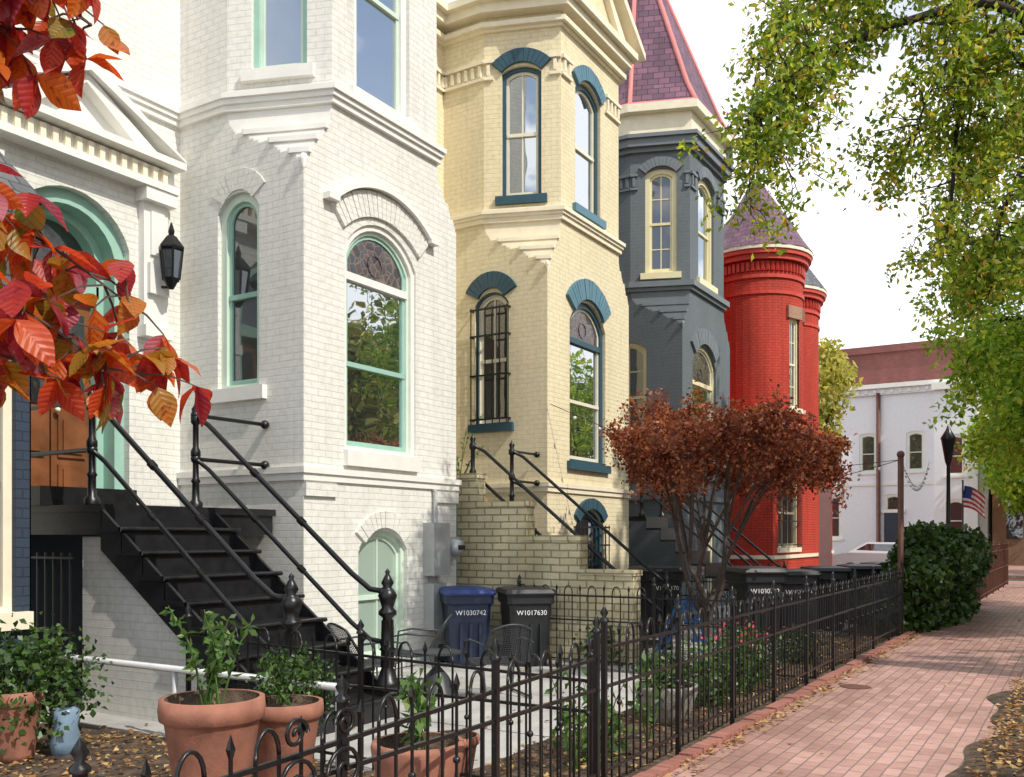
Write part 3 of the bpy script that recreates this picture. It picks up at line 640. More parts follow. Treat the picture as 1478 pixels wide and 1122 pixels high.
def stair():
    e=empty('black_iron_entry_stair'); s=MB('steps',m_blackstep)
    xl,xr=5.3,6.62; z0=1.8; n=8; rise=.213; run=.292; y0=7.64
    s.box((xl,y0,z0-.07),(7.46,YB,z0),m_blackstep); s.box((xl+.03,y0+.03,z0-.28),(7.44,y0+.07,z0-.07),m_blackstep); s.box((xl+.02,y0,z0-.28),(xl+.06,YB,z0-.07),m_blackstep)
    s.box((xl-.05,8.5,z0),(xr-.3,YB,z0+.0+.19),m_blackstep)
    for k in range(1,n+1):
        z=z0-rise*k; ya=y0-run*(k-1); yb=ya-run
        s.box((xl-.03,yb-.03,z-.04),(xr+.03,ya,z),m_blackstep); s.box((xl,ya-.012,z),(xr,ya,z+rise-.04),m_blackstep)
        s.tube([(xl-.03,yb-.03,z-.02),(xr+.03,yb-.03,z-.02)],.022,m_blackstep,8)
    s.box((xl,y0-run*n,GZ),(xr,y0-run*n+.02,z0-rise*n-.04),m_blackstep)
    for x in (xl,xr-.03):
        s.add([(x,y0,z0-.04),(x,y0-run*n,z0-rise*n-.02),(x,y0-run*n,GZ),(x,y0-run*n+.15,GZ),(x,y0,z0-.42),(x+.03,y0,z0-.04),(x+.03,y0-run*n,z0-rise*n-.02),(x+.03,y0-run*n,GZ),(x+.03,y0-run*n+.15,GZ),(x+.03,y0,z0-.42)],[(0,1,2,3,4),(5,6,7,8,9),(0,1,6,5),(4,3,8,9)],m_blackstep)
    s.finish(e,'steps')
    r=MB('railings',m_black)
    yn=5.28; zn=.14
    for x in (xl+.02,xr-.12):
        newel(r,x,yn,zn+.0,1.15)
        post(r,x,7.8,z0)
        for dz,r0 in ((.95,.026),(.5,.022)):
            zt=z0+dz; zb=zn+dz-.08
            P=[(x,7.8,zt),(x,7.6,zt-.12),(x,yn+.42,zb+.16),(x,yn+.2,zb+.02),(x,yn,zb)]
            r.tube(P,r0,m_black,8)
            r.ball((x,7.8,zt),.052,m_black); r.ball((x,yn+.03,zb),.05,m_black)
            for f in (.33,.66):
                q=Vector(P[1]).lerp(Vector(P[2]),f); q2=Vector(P[1]).lerp(Vector(P[2]),f+.03); r.tube([q,q2],r0*1.4,m_black,8)
    for dz in (.95,.5):
        r.tube([(xr-.12,7.8,z0+dz),(7.46,7.8,z0+dz)],.022,m_black); r.ball((7.45,7.8,z0+dz),.05,m_black)
        r.tube([(xl+.02,7.8,z0+dz),(xl+.02,9.25,z0+dz)],.022,m_black)
    r.finish(e,'railings')
    w=MB('stair_wall',m_white)
    poly=[(8.0,GZ),(8.0,1.5),(7.72,1.5),(6.62,.62),(6.3,.3),(6.3,GZ)]
    x=5.36; 
    w.add([(x,a,b) for a,b in poly]+[(x+.2,a,b) for a,b in poly],[tuple(range(6)),tuple(range(6,12))]+[(i,(i+1)%6,6+(i+1)%6,6+i) for i in range(6)],m_white)
    w.finish(e,'stair_wall')
    g=MB('basement_gate',m_black)
    for k in range(9): y=8.1+k*.13; g.tube([(5.3,y,GZ),(5.3,y,1.35)],.012,m_black,4)
    for z in (.0,.6,1.3): g.tube([(5.3,8.05,z),(5.3,9.2,z)],.015,m_black,4)
    g.box((5.36,9.0,GZ),(7.4,9.22,1.7),m_navyp)
    g.finish(e,'basement_gate')
stair()
pp=MB('pipe_handrail',m_pipe); pp.tube([(4.88,7.95,.46),(4.88,4.35,.46)],.028,m_pipe,10)
for y in (7.9,6.1,4.4): pp.tube([(4.88,y,GZ),(4.88,y,.46)],.02,m_pipe,8)
pp.finish()

def stoop(name,xl,xr,ytop,ztop,n,run):
    e=empty(name); s=MB('steps',m_blackstep); rise=(ztop-GZ)/(n+1)
    s.box((xl,ytop,ztop-.08),(xr,YB,ztop),m_blackstep)
    for k in range(1,n+1):
        z=ztop-rise*k; ya=ytop-run*(k-1); s.box((xl,ya-run-.02,z-.04),(xr,ya,z),m_blackstep); s.box((xl,ya-.012,z),(xr,ya,z+rise-.04),m_blackstep)
    s.finish(e,'steps'); r=MB('railings',m_black); yb=ytop-run*n
    for x in (xl+.03,xr-.03):
        post(r,x,ytop+.1,ztop,1.1); newel(r,x,yb,GZ+.1,.9)
        for dz in (.95,.5): r.tube([(x,ytop+.1,ztop+dz),(x,ytop-.1,ztop+dz-.1),(x,yb+.2,GZ+.1+dz+.1),(x,yb,GZ+.05+dz)],.024,m_black)
    for dz in (.95,.5):
        r.tube([(xr-.03,ytop+.1,ztop+dz),(xr+.75,ytop+.1,ztop+dz)],.02,m_black); r.ball((xr+.73,ytop+.1,ztop+dz),.05,m_black)
    r.finish(e,'railings'); return e
stoop('cream_house_stoop',10.98,12.1,7.3,1.85,8,.3)
w=MB('stepped_cheek_wall',m_cheek)
for y0,y1,z in ((7.15,7.6,2.38),(6.35,7.15,1.98),(5.55,6.35,1.52),(4.8,5.55,1.08)):
    w.box((10.72,y0,GZ),(10.95,y1,z-.07),m_cheek); w.box((10.70,y0-.02,z-.068),(10.97,y1-.001,z),m_cheek)
w.finish()
stoop('gray_house_stoop',16.9,18.0,7.3,1.9,8,.3)

l=MB('wall_lantern',m_black)
lx,ly,lz=7.12,YB-.32,4.45
l.lathe((lx,ly,lz),[(.03,-.1),(.09,0),(.10,.02)],m_black,6,False)
l.lathe((lx,ly,lz),[(.13,.34),(.15,.36),(.15,.38),(.06,.5),(.03,.52),(.04,.56),(.01,.66)],m_black,6,False)
for k in range(6): a=k*math.pi/3; l.tube([(lx+.095*math.cos(a),ly+.095*math.sin(a),lz),(lx+.135*math.cos(a),ly+.135*math.sin(a),lz+.35)],.012,m_black,4)
l.tube([(lx,YB,lz+.1),(lx,YB-.12,lz-.05),(lx,ly,lz-.08)],.018,m_black); l.lathe((lx,ly,lz),[(.087,.02),(.125,.33)],m_glass,6,False)
l.box((lx-.06,YB-.03,lz-.1),(lx+.06,YB,lz+.25),m_black); l.finish()

mt=MB('utility_meter_box',m_grey)
F=Fr((7.5,YF),(10.4,YF))
fbox(mt,F,2.15,2.5,1.0,1.68,0,.18,m_grey); fbox(mt,F,2.17,2.46,.30,.9,0,.16,m_grey); fbox(mt,F,2.28,2.36,.9,1.0,0,.08,m_grey)
for z in (1.36,.70):
    p=F(2.66,z,.12); mt.box((p.x-.13,p.y,z-.16),(p.x+.15,YF,z+.14),m_grey)
    nb=[(.001,.13),(.09,.12),(.11,.06),(.115,0)]
    n=16; vs=[];fs=[]
    for (r_,o_) in nb:
        for j in range(n): vs.append(F(2.67+r_*math.cos(6.283*j/n),z+r_*math.sin(6.283*j/n),.12+o_))
    for i in range(3):
        for j in range(n): fs.append((i*n+j,i*n+(j+1)%n,(i+1)*n+(j+1)%n,(i+1)*n+j))
    mt.add(vs,fs,m_pipe,True)
    fbox(mt,F,2.6,2.74,z-.03,z+.03,.24,.256,m_black)
mt.tube([F(2.35,1.68,.06),F(2.35,2.1,.06),F(2.35,2.1,0)],.025,m_grey); mt.finish()
dp=MB('teal_side_gate',m_lteal)
for y in (7.35,7.6,7.85): dp.tube([(10.5,y,GZ),(10.5,y,2.0)],.03,m_lteal,4)
for z in (.3,1.1,1.95): dp.box((10.48,7.33,z),(10.52,7.87,z+.05),m_lteal)
dp.finish()

# ---------------------------------------------------------------- fences
def fence(name,p0,p1,h0,h1,base=0,sp=.105,mat=m_black,hoop=True,posts=1.05):
    fb=MB(name,mat); a=Vector((p0[0],p0[1],0)); b=Vector((p1[0],p1[1],0)); L=(b-a).length; d=(b-a)/L; n=int(L/sp/2)*2; sp=L/n
    H=lambda s: base+(h0+(h1-h0)*s/L)
    P=lambda s,z: a+d*s+Vector((0,0,z))
    for i in range(n+1):
        s=i*sp; top=H(s)-(.10 if hoop else 0)
        if i%3==2 and hoop:
            fb.tube([P(s,base+.04),P(s,top+.03)],.0075,mat,4); fb.tube([P(s,top+.03),P(s,top+.06),P(s,top+.11)],[.008,.016,.001],mat,4)
            fb.ball(P(s,base+.5),.018,mat,6)
        else: 
            fb.tube([P(s,base+.04),P(s,top)],.0075,mat,4)
            if not hoop: fb.tube([P(s,top),P(s,top+.03),P(s,top+.08)],[.008,.016,.001],mat,4)
        if hoop and i%3==0 and i+1<=n:
            r=sp/2; fb.tube([P(s+r-r*math.cos(t*math.pi/8),top+ (r*1.7)*math.sin(t*math.pi/8)) for t in range(9)],.0085,mat,5)
    for z in (.13,.62): fb.tube([P(0,base+z),P(L,base+z)],.013,mat,4)
    fb.tube([P(0,H(0)-.13),P(L,H(L)-.13)],.013,mat,4)
    m=max(1,round(L/posts))
    for k in range(m+1):
        s=L*k/m; fb.tube([P(s,base-.1),P(s,H(s)+.02)],.021,mat,4); fb.lathe(P(s,H(s)+.02),[(.03,0),(.03,.015),(.012,.03),(.026,.055),(.001,.1)],mat,8)
    return fb.finish()
fence('iron_picket_fence',(4.95,2.4),(15.45,2.4),.98,1.0,posts=1.2)
fence('iron_picket_fence',(1.6,2.4),(4.85,2.4),.82,.93,posts=1.1)
fence('yard_divider_fence',(4.93,2.48),(4.93,6.0),.93,1.0,GZ,posts=1.75)
fence('yard_divider_fence',(10.3,2.48),(10.3,6.2),1.05,1.05,GZ,posts=1.8)
fence('yard_divider_fence',(15.6,2.48),(15.6,6.5),1.0,1.0,GZ,posts=2)
fence('brown_picket_fence',(22.0,2.05),(33,2.05),1.25,1.25,0,.14,m_rust,False,2)
sc=MB('fence_scroll_ornament',m_black)
for cx,sg in ((2.42,1),(2.68,-1)):
    for zc,rr in ((.62,.1),(.80,.06)):
        sc.tube([(cx+sg*rr*(1-t/26)*math.cos(t*.42),2.38,zc+rr*(1-t/26)*math.sin(t*.42)) for t in range(24)],.009,m_black,5)
sc.finish()

# ---------------------------------------------------------------- ground
g=MB('ground',m_soil); g.box((-150,-300,-.6),(400,400,GZ),m_soil); g.finish()
g=MB('garden_soil_bed',m_soil)
def undul(x0,x1,y0,y1,z,nx,ny,amp,mat,mb):
    vs=[];fs=[]
    for j in range(ny+1):
        for i in range(nx+1):
            x=x0+(x1-x0)*i/nx;y=y0+(y1-y0)*j/ny; vs.append((x,y,z+amp*(math.sin(x*5.1+y*2)+math.sin(y*7.3-x*3))*.5+R.uniform(-.4,.4)*amp))
    for j in range(ny):
        for i in range(nx): k=j*(nx+1)+i; fs.append((k,k+1,k+nx+2,k+nx+1))
    mb.add(vs,fs,mat,True)
undul(-1,4.9,2.5,7.0,-.1,50,40,.02,m_soil,g); undul(4.95,15.5,2.5,3.55,-.08,90,9,.02,m_soil,g)
g.finish()
g=MB('yard_paving',m_conc)
for i,(a,b) in enumerate(((4.98,6.6),(6.62,8.3),(8.32,10.2),(10.4,12.2),(12.22,14.0),(14.02,16),(16.02,20),(20.02,24),(24.02,35))): g.box((a,3.56,GZ-.1),(b,9.2,-.122+.002*(i%2)),m_conc)
g.finish()
g=MB('sidewalk',m_walk); g.box((-20,-2.2,-.3),(36,2.25,0),m_walk); g.box((41,-2.2,-.3),(55,20,0.0),m_walk); g.finish()
g=MB('brick_edging',m_edge)
for i in range(170):
    x=2+i*.2; a=R.uniform(-.006,.006); g.box((x+.004,2.25+a,-.2),(x+.196,2.35+a,.03+R.uniform(-.01,.012)),m_edge)
g.box((-20,2.353,-.3),(36,2.5,-.03),m_soil); g.finish()
g=MB('tree_pit_soil',m_soil)
vs=[];fs=[]; nx,ny=60,18
for j in range(ny+1):
    for i in range(nx+1):
        x=2+9.5*i/nx; w_=.66+.07*math.sin(x*2.1)+.05*math.sin(x*5.3); 
        if x>10.3: w_-=(x-10.3)*1.1
        y=-1.9+(w_+1.9)*j/ny; vs.append((x,y,.006+.045*math.sin(math.pi*min(1,j/ny))+ (0 if j in(0,ny) else R.uniform(0,.022))))
for j in range(ny):
    for i in range(nx): k=j*(nx+1)+i; fs.append((k,k+1,k+nx+2,k+nx+1))
g.add(vs,fs,m_soil,True); g.finish()
g=MB('kerb',m_kerb); g.box((-20,-2.4,-.3),(36,-2.2,.01),m_kerb); g.box((-20,-12.4,-.3),(120,-12.2,.01),m_kerb); g.finish()
g=MB('road',m_asph); g.box((-60,-12.2,-.3),(150,-2.4,-.13),m_asph); g.box((36.2,-2.2,-.3),(40.8,100,-.128),m_asph); g.finish()
g=MB('opposite_sidewalk',m_walk); g.box((-60,-16,-.3),(150,-12.4,0),m_walk); g.finish()
g=MB('utility_cover',m_black); g.lathe((9.75,1.95,.004),[(.001,.004),(.14,.004),(.15,0)],m_rust,20,False); g.finish()

# ---------------------------------------------------------------- bins
def bin_(x,y,rot,body,lid,s=1.0,txt=None):
    e=empty('wheeled_trash_bin',(x,y,GZ+.02)); e.rotation_euler=(0,0,rot)
    b=MB('body',body)
    def rr(hx,hy,z,c=.05,ox=0,oy=0): 
        return [(ox+sx*(hx-c if k==0 else hx),oy+sy*(hy if k==0 else hy-c),z) for sx,sy,k in ((-1,-1,1),(-1,-1,0),(1,-1,0),(1,-1,1),(1,1,1),(1,1,0),(-1,1,0),(-1,1,1))]
    lv=[rr(.22,.24,.0),rr(.23,.26,.06),rr(.27,.32,.78),rr(.30,.35,.80),rr(.30,.35,.90)]
    vs=[p for l in lv for p in l]; fs=[(j*8+i,j*8+(i+1)%8,(j+1)*8+(i+1)%8,(j+1)*8+i) for j in range(4) for i in range(8)]+[tuple(range(8)),tuple(range(32,40))]
    b.add(vs,fs,body)
    for k in (-.12,0,.12): b.box((k-.015,-.33,.1),(k+.015,-.27,.55),body)
    lv=[rr(.32,.38,.905),rr(.33,.39,.93),rr(.30,.36,.975),rr(.2,.25,.995)]
    vs=[p for l in lv for p in l]; fs=[(j*8+i,j*8+(i+1)%8,(j+1)*8+(i+1)%8,(j+1)*8+i) for j in range(3) for i in range(8)]+[tuple(range(8)),tuple(range(24,32))]
    b.add(vs,fs,lid)
    b.tube([(-.27,.36,.84),(-.27,.46,.93),(.27,.46,.93),(.27,.36,.84)],.017,body)
    for sx in (-1,1): b.tube([(sx*.24,.27,.12),(sx*.31,.27,.12)],.12,m_plasb,14)
    b.finish(e,'body')
    if txt:
        c=bpy.data.curves.new('number','FONT'); c.body=txt; c.size=.085; c.align_x='CENTER'; c.extrude=.001
        t=bpy.data.objects.new('number_label',c); t.data.materials.append(m_label); t.location=(0,-.345,.66); t.rotation_euler=(math.radians(86),0,0); link(t,e)
    e.scale=(s,s,s); return e
bin_(9.85,6.72,-.8,m_plasn,m_plasu,1.0,'W1030742'); bin_(10.25,6.08,-.8,m_plasb,m_plasb,1.0,'W1017630')
bin_(14.3,4.35,-.9,m_plasb,m_plasb,1.18,'W1030792'); bin_(15.0,4.0,-.95,m_plasb,m_plasb,1.12,'W1029174'); bin_(16.9,3.9,-1.1,m_plasb,m_plasb,1.12); bin_(18.4,3.6,-1.1,m_plasb,m_plasb,1.12); bin_(20.2,3.5,-1,m_plasb,m_plasb,1.12)
bin_(14.6,6.1,-.8,m_plasb,m_plasb,1.15,'W1029170')

# ---------------------------------------------------------------- chairs/table
def chair(x,y,rot):
    e=empty('mesh_patio_chair',(x,y,-.12)); e.rotation_euler=(0,0,rot); c=MB('frame',m_chair)
    def S(u,v):
        if v<=1: return Vector((.24*u,-.22+.44*v,.36-.03*math.sin(v*math.pi)))
        w=v-1; return Vector((.24*u*(1-.15*w)*1.05,.22+.2*w-.05*u*u,.36+.4*w-.06*u*u*w))
    for i in range(19):
        u=-1+2*i/18; c.tube([S(u,2*k/14) for k in range(15)],.0035,m_chair,4,cap=False)
    for k in range(37):
        v=2*k/36; c.tube([S(-1+2*i/8,v) for i in range(9)],.0035,m_chair,4,cap=False)
    rim=[S(-1,2*k/14) for k in range(15)]+[S(-1+2*i/8,2) for i in range(1,8)]+[S(1,2*k/14) for k in range(14,-1,-1)]+[S(-1,0)]
    c.tube(rim,.012,m_chair,6)
    for s in (-1,1):
        c.tube([(s*.25,-.24,0),(s*.26,-.22,.28),(s*.29,-.2,.55),(s*.29,-.05,.58),(s*.27,.28,.56)],.012,m_chair,6)
        c.tube([(s*.24,.3,0),(s*.24,.2,.36)],.012,m_chair,6); c.tube([(s*.25,-.24,.02),(s*.24,.3,.02)],.012,m_chair,6)
    c.finish(e,'frame')
chair(8.05,5.1,2.5); chair(7.35,6.2,1.2); chair(8.2,6.3,-2.6); chair(6.95,6.75,.5)
t=MB('patio_side_table',m_chair); t.lathe((7.75,5.65,-.12),[(.001,.45),(.26,.45),(.26,.43),(.001,.43)],m_chair,20,False); t.lathe((7.75,5.65,-.12),[(.22,0),(.12,.2),(.03,.3),(.03,.43)],m_chair,12); t.finish()
s=MB('folding_step_stool',m_blue)
for o in (-.2,.2):
    s.tube([(10.9+o*.7,4.3-.5,-.12),(10.9+o*.7,4.3-.1,.75)],.02,m_blue,4); s.tube([(10.9+o*.7,4.3+.3,-.12),(10.9+o*.7,4.3-.1,.75)],.02,m_blue,4)
for k in range(4):
    z=.0+k*.23; y=3.8+.4*(z+.12)/.87; s.box((10.74,y-.05,z),(11.06,y+.09,z+.03),m_blue)
s.finish()

# ---------------------------------------------------------------- pots and plants
def pot(name,x,y,z,r,h,mat=m_terra,bowl=False):
    p=MB(name,mat)
    pr=[(.001,0),(r*.62,0),(r*.68,h*.1),(r*.9,h*.78),(r*.93,h*.8),(r,h*.82),(r*1.02,h*.9),(r,h),(r*.9,h),(r*.87,h*.9),(.001,h*.9)] if not bowl else [(.001,0),(r*.5,0),(r*.75,h*.25),(r*.93,h*.7),(r*1.0,h*.85),(r*1.03,h*.95),(r,h),(r*.9,h),(r*.86,h*.88),(.001,h*.86)]
    p.lathe((x,y,z),pr[:-2],mat,28); p.lathe((x,y,z),[pr[-3],pr[-2],pr[-1]],m_soil,28); return p.finish()
def sprig(name,x,y,z,n,h,spread,ls,mat,per=14):
    e=empty(name,(0,0,0)); st=MB('stems',lf_pot); C=[]
    for k in range(n):
        a=R.uniform(0,6.28); s=R.uniform(.2,1)*spread; hh=h*R.uniform(.55,1)
        b=Vector((x+R.uniform(-.05,.05),y+R.uniform(-.05,.05),z)); t=b+Vector((s*math.cos(a),s*math.sin(a),hh)); m=(b+t)/2+Vector((0,0,hh*.15))
        st.tube([b,m,t],[.006,.005,.002],mat,4)
        for i in range(per):
            f=R.uniform(.2,1); q=b.lerp(m,f*2) if f<.5 else m.lerp(t,(f-.5)*2); C.append(q)
    st.finish(e,'stems'); leafset('leaves',C,ls,ls*.5,mat,e,-.1); return e
pot('terracotta_pot',3.72,4.32,-.09,.295,.66); sprig('potted_herb',3.72,4.32,.5,11,.62,.26,.07,lf_pot,20)
pot('terracotta_pot',4.42,4.45,-.09,.25,.52); sprig('potted_mint_plant',4.42,4.45,.4,8,.35,.25,.05,lf_ivy,30)
pot('terracotta_pot',3.92,2.98,-.09,.24,.52,m_terra,True); sprig('potted_basil',3.92,2.98,.38,9,.42,.17,.10,lf_pot,10)
pot('terracotta_pot',5.0,3.5,-.09,.16,.3); 
pot('terracotta_pot',3.85,6.55,-.1,.2,.5)
pot('stone_urn_planter',7.5,3.05,-.1,.27,.34,m_stone,True)
for (nm,x,y,z,rx,ry,rz,n,ls,mat) in (('ivy_mound',3.95,6.6,.42,.5,.35,.4,2400,.06,lf_ivy),('potted_fern',7.5,3.05,.35,.3,.25,.16,700,.05,lf_ivy),
    ('boxwood_shrub',4.85,4.75,.42,.3,.26,.26,2400,.035,lf_ivy),('garden_shrub',9.5,3.05,.18,.6,.3,.36,2600,.05,lf_ivy),('garden_shrub',8.5,3.0,.15,.3,.3,.3,900,.05,lf_ivy),('garden_shrub',10.9,5.2,.1,.4,.4,.35,1200,.06,lf_ivy),('garden_shrub',6.0,3.0,.1,.3,.25,.2,300,.07,lf_pot),('garden_shrub',12,3.1,.1,.5,.3,.25,800,.06,lf_ivy)):
    e=empty(nm); P=NR.normal(size=(n,3)); P=unit(P)*NR.uniform(.45,1.1,size=(n,1)); P*=(1+.25*np.sin(P[:,:1]*9+P[:,1:2]*7)); P=P*np.array([rx,ry,rz])+np.array([x,y,z]); P=P[P[:,2]>-.1]
    leafset('leaves',P,ls,ls*.7,mat,e)
    st=MB('stems',m_barkm)
    for k in range(7): a=k*.9; st.tube([(x,y,-.12),(x+rx*.5*math.cos(a),y+ry*.5*math.sin(a),z+rz*.4)],.006,m_barkm,4)
    st.finish(e,'stems')
for x in (5.6,6.2,6.6,8.1,9.2): sprig('tall_weed',x,2.85+R.uniform(-.1,.25),-.1,6,.75,.22,.09,lf_pot,9)
e=empty('pink_geranium'); P=np.array([(9.5+R.gauss(0,.35),3.0+R.gauss(0,.15),.5+R.gauss(0,.06)) for _ in range(60)]); leafset('petals',P,.05,.05,m_pinkfl,e)
b=MB('plastic_bag',M_paint('pale_blue_plastic',(.22,.32,.42),.3,.3)); b.lathe((4.12,6.35,-.1),[(.001,0),(.09,0),(.11,.1),(.08,.22),(.1,.33),(.06,.36)],None,9); b.finish()
pk=MB('pumpkin',M_paint('pumpkin_skin',(.62,.22,.03),.5,.2)); pk.lathe((11.2,7.45,1.85),[(.001,0),(.12,.02),(.17,.1),(.14,.2),(.03,.22),(.02,.27)],None,12); pk.finish()
sprig('stoop_potted_plant',10.95,7.6,2.3,9,.75,.4,.05,lf_pot,10)

# hedge
e=empty('ivy_hedge'); n=30000
P=NR.uniform(-1,1,size=(n,3)); k=np.max(np.abs(P),axis=1,keepdims=True); P=P/np.maximum(k,1e-3)*NR.uniform(.75,1.08,size=(n,1)); L2=np.linalg.norm(P,axis=1,keepdims=True); P=P/np.maximum(1,L2*.80)
P=P*np.array([2.8,.5,.76])+np.array([18.7,2.35,.66]); P+=.17*np.sin(P[:,[1,2,0]]*4.3)+.11*np.sin(P[:,[2,0,1]]*11)+NR.normal(0,.035,P.shape); P=P[P[:,2]>.0]
leafset('leaves',P,.12,.10,lf_ivy,e,.6)
c=MB('core',lf_ivy); c.lathe((0,0,0),[(.001,-.4),(.35,-.3),(.42,0),(.3,.4),(.001,.5)],lf_ivy,10); o=c.finish(e,'core'); o.location=(18.6,2.35,.55); o.scale=(5.0,.8,.95)

n=4600; P=np.column_stack([NR.uniform(0,4.85,n),NR.uniform(2.5,6.9,n),NR.uniform(-.085,-.06,n)])
n=1800; P2=np.column_stack([NR.uniform(4.95,15.5,n),NR.uniform(2.5,3.6,n),NR.uniform(-.07,-.04,n)])
n=750; P3=np.column_stack([NR.uniform(2,16,n),2.24-np.abs(NR.normal(0,.07,n)),NR.uniform(.006,.02,n)])
n=3000; P4=np.column_stack([NR.uniform(2,11,n),.60-np.abs(NR.normal(0,.55,n)),NR.uniform(.05,.075,n)])
n=120; P5=np.column_stack([NR.uniform(3,34,n),NR.uniform(-.5,2.25,n),NR.uniform(.006,.012,n)])
n=300; P6=np.column_stack([NR.uniform(5,15,n),NR.uniform(3.6,7,n),NR.uniform(-.115,-.105,n)])
leafset('fallen_leaves',np.vstack([P,P2,P3,P4,P5,P6]),.05,.03,lf_fall,None,0,1)

# ---------------------------------------------------------------- trees
def smooth(path,k=5):
    P=[Vector(p) for p in path]; out=[]
    for i in range(len(P)-1):
        a=P[max(i-1,0)];b=P[i];c=P[i+1];d=P[min(i+2,len(P)-1)]
        for j in range(k):
            t=j/k; out.append(.5*((2*b)+(c-a)*t+(2*a-5*b+4*c-d)*t*t+(3*b-a-3*c+d)*t**3))
    out.append(P[-1]); return out
def tree(name,trunk,branches,leafmat,ls=.085,bark=m_bark,twigs=5,twlen=.7,perleaf=26,droop=.5,start=.3,r0=.26,rb=.09,sig=.07,sub=3,asp=.42):
    e=empty(name); b=MB('trunk_and_limbs',bark)
    T=smooth(trunk); b.tube(T,[r0*(1.25-.55*i/(len(T)-1)) if i else r0*1.5 for i in range(len(T))],bark,12)
    C=[]
    def twig(p,d,L,r,lev):
        pts=[p]; q=p.copy(); dd=d.copy()
        for k in range(4):
            dd=(dd+Vector((R.gauss(0,.28),R.gauss(0,.28),R.gauss(0,.2)-droop*.3))).normalized(); q=q+dd*L/4; pts.append(q.copy())
        b.tube(pts,[r,r*.8,r*.6,r*.4,r*.15],bark,4,cap=False)
        if lev>0:
            for k in range(sub): 
                i=R.randint(1,4); twig(pts[i],(dd+Vector((R.gauss(0,.8),R.gauss(0,.8),R.gauss(0,.5)))).normalized(),L*R.uniform(.45,.75),r*.55,lev-1)
        if lev==0:
            for k in range(perleaf):
                f=R.uniform(.15,1)*4; i=min(3,int(f)); c=pts[i].lerp(pts[i+1],f-i); C.append((c.x+R.gauss(0,sig),c.y+R.gauss(0,sig),c.z+R.gauss(0,sig)))
    for br in branches:
        path,rr=br[0],(br[1] if len(br)>1 else rb); P=smooth(path); n=len(P)
        taper=.85 if not (len(br)>2 and br[2]==0) else .45
        b.tube(P,[rr*(1-taper*i/(n-1)) for i in range(n)],bark,8)
        tot=sum((P[i+1]-P[i]).length for i in range(n-1)); m=int(tot*twigs*(br[2] if len(br)>2 else 1))
        for k in range(m):
            f=R.uniform(start,1)*(n-1); i=min(n-2,int(f)); c=P[i].lerp(P[i+1],f-i); d=(P[i+1]-P[i]).normalized()
            a=Vector((R.gauss(0,1),R.gauss(0,1),R.gauss(0,.6)))
            twig(c,(a+d*.6).normalized(),twlen*R.uniform(.5,1.2),.011,1)
    b.finish(e,'trunk_and_limbs'); leafset('leaves',C,ls,ls*asp,leafmat,e,.4); return e
tree('street_oak_tree',[(11.4,-1.0,0),(11.35,-.95,1.5),(11.3,-.9,3.2),(11.2,-.8,4.6)],[
  ([(11.2,-.8,4.5),(10.7,0,6.0),(10.1,.71,6.6),(9.63,1.45,6.45),(9.3,2.0,6.2),(8.9,2.5,5.8),(8.65,2.75,5.35)],.065),
  ([(10.7,0,6.0),(10.5,.7,6.6),(10.5,1.06,5.95),(10.4,1.15,4.95),(10.3,1.2,4.45)],.05),
  ([(11.2,-.8,4.6),(10.9,.3,6.6),(10.2,1.5,7.3),(9.8,2.3,7.1),(9.5,2.7,6.6)],.07),
  ([(11.2,-.8,4.5),(11.0,-.1,5.2),(10.75,.45,5.3),(10.5,.7,4.7),(10.4,.8,4.2)],.05,1.2),
  ([(9.3,2.0,6.2),(9.05,2.4,5.9),(8.95,2.65,5.4),(8.95,2.7,5.1)],.025,1.2),
  ([(10.3,.3,6.4),(9.6,.9,7.1),(9.1,1.5,7.3),(8.9,2.0,7.0)],.045),
  ([(10.5,.6,6.5),(10.1,1.0,6.3),(9.9,1.3,5.8),(9.8,1.4,5.4)],.03,1.2),
  ([(10.9,.0,5.9),(10.7,.5,6.2),(10.6,.8,6.2),(10.4,1.0,5.7)],.03,1.5),
  ([(11.2,-.8,4.6),(12.2,-.2,6.4),(13.2,.5,6.8),(13.6,1.1,6.3)],.1,.9),
  ([(12.2,-.2,6.4),(12.2,.6,6.4),(12.1,1.1,5.9),(12.0,1.35,5.0)],.05,1.2),
  ([(11.2,-.8,4.6),(11.6,-2.2,6.4),(12,-3.6,7.3)],.12,.5),
  ([(11.2,-.8,4.6),(9.8,-1.4,6.6),(8.2,-1.8,7.6)],.12,.4),
  ([(11.2,-.8,4.6),(11.3,-.7,7),(11.2,-.4,9)],.12,.5)],lf_oak,.078,twigs=8.5,twlen=.6,perleaf=30,asp=.52)
tree('street_oak_tree',[(21,-1.0,0),(21,-1,2.2),(20.9,-.9,4)],[
  ([(20.9,-.9,3.8),(20.3,.3,5.2),(19.8,1.3,5.6),(19.5,1.8,5.0)],.1),
  ([(20.9,-.9,3.9),(21,.4,6.4),(21.2,1.6,7.2),(21.2,2.2,6.7)],.1),
  ([(20.9,-.9,3.5),(20.4,.2,4.4),(20.2,.9,4.2),(20.1,1.1,3.3)],.08,1.2),
  ([(20.9,-.9,3.4),(19.8,-.2,4.5),(19.0,.6,4.5),(18.7,.8,3.8)],.08,1.3),
  ([(20.9,-.9,4),(22.5,.3,6),(23.5,1.2,5.8),(24,1.6,4.9)],.1),
  ([(20.9,-.9,3.6),(22,.2,4.6),(22.6,1.0,4.5),(22.8,1.4,3.8)],.08,1.2),
  ([(20.9,-.9,4),(21,-1.5,7),(20.5,-2,9)],.12,.4),([(20.9,-.9,4),(22,-2.5,6.5),(22.5,-4,7.5)],.12,.4),([(20.9,-.9,3.8),(19.5,-.2,6),(18.8,.4,7),(18.6,.9,6.6)],.1)],lf_oak2,.14,twigs=7,twlen=.9,perleaf=31,sig=.14,asp=.55)
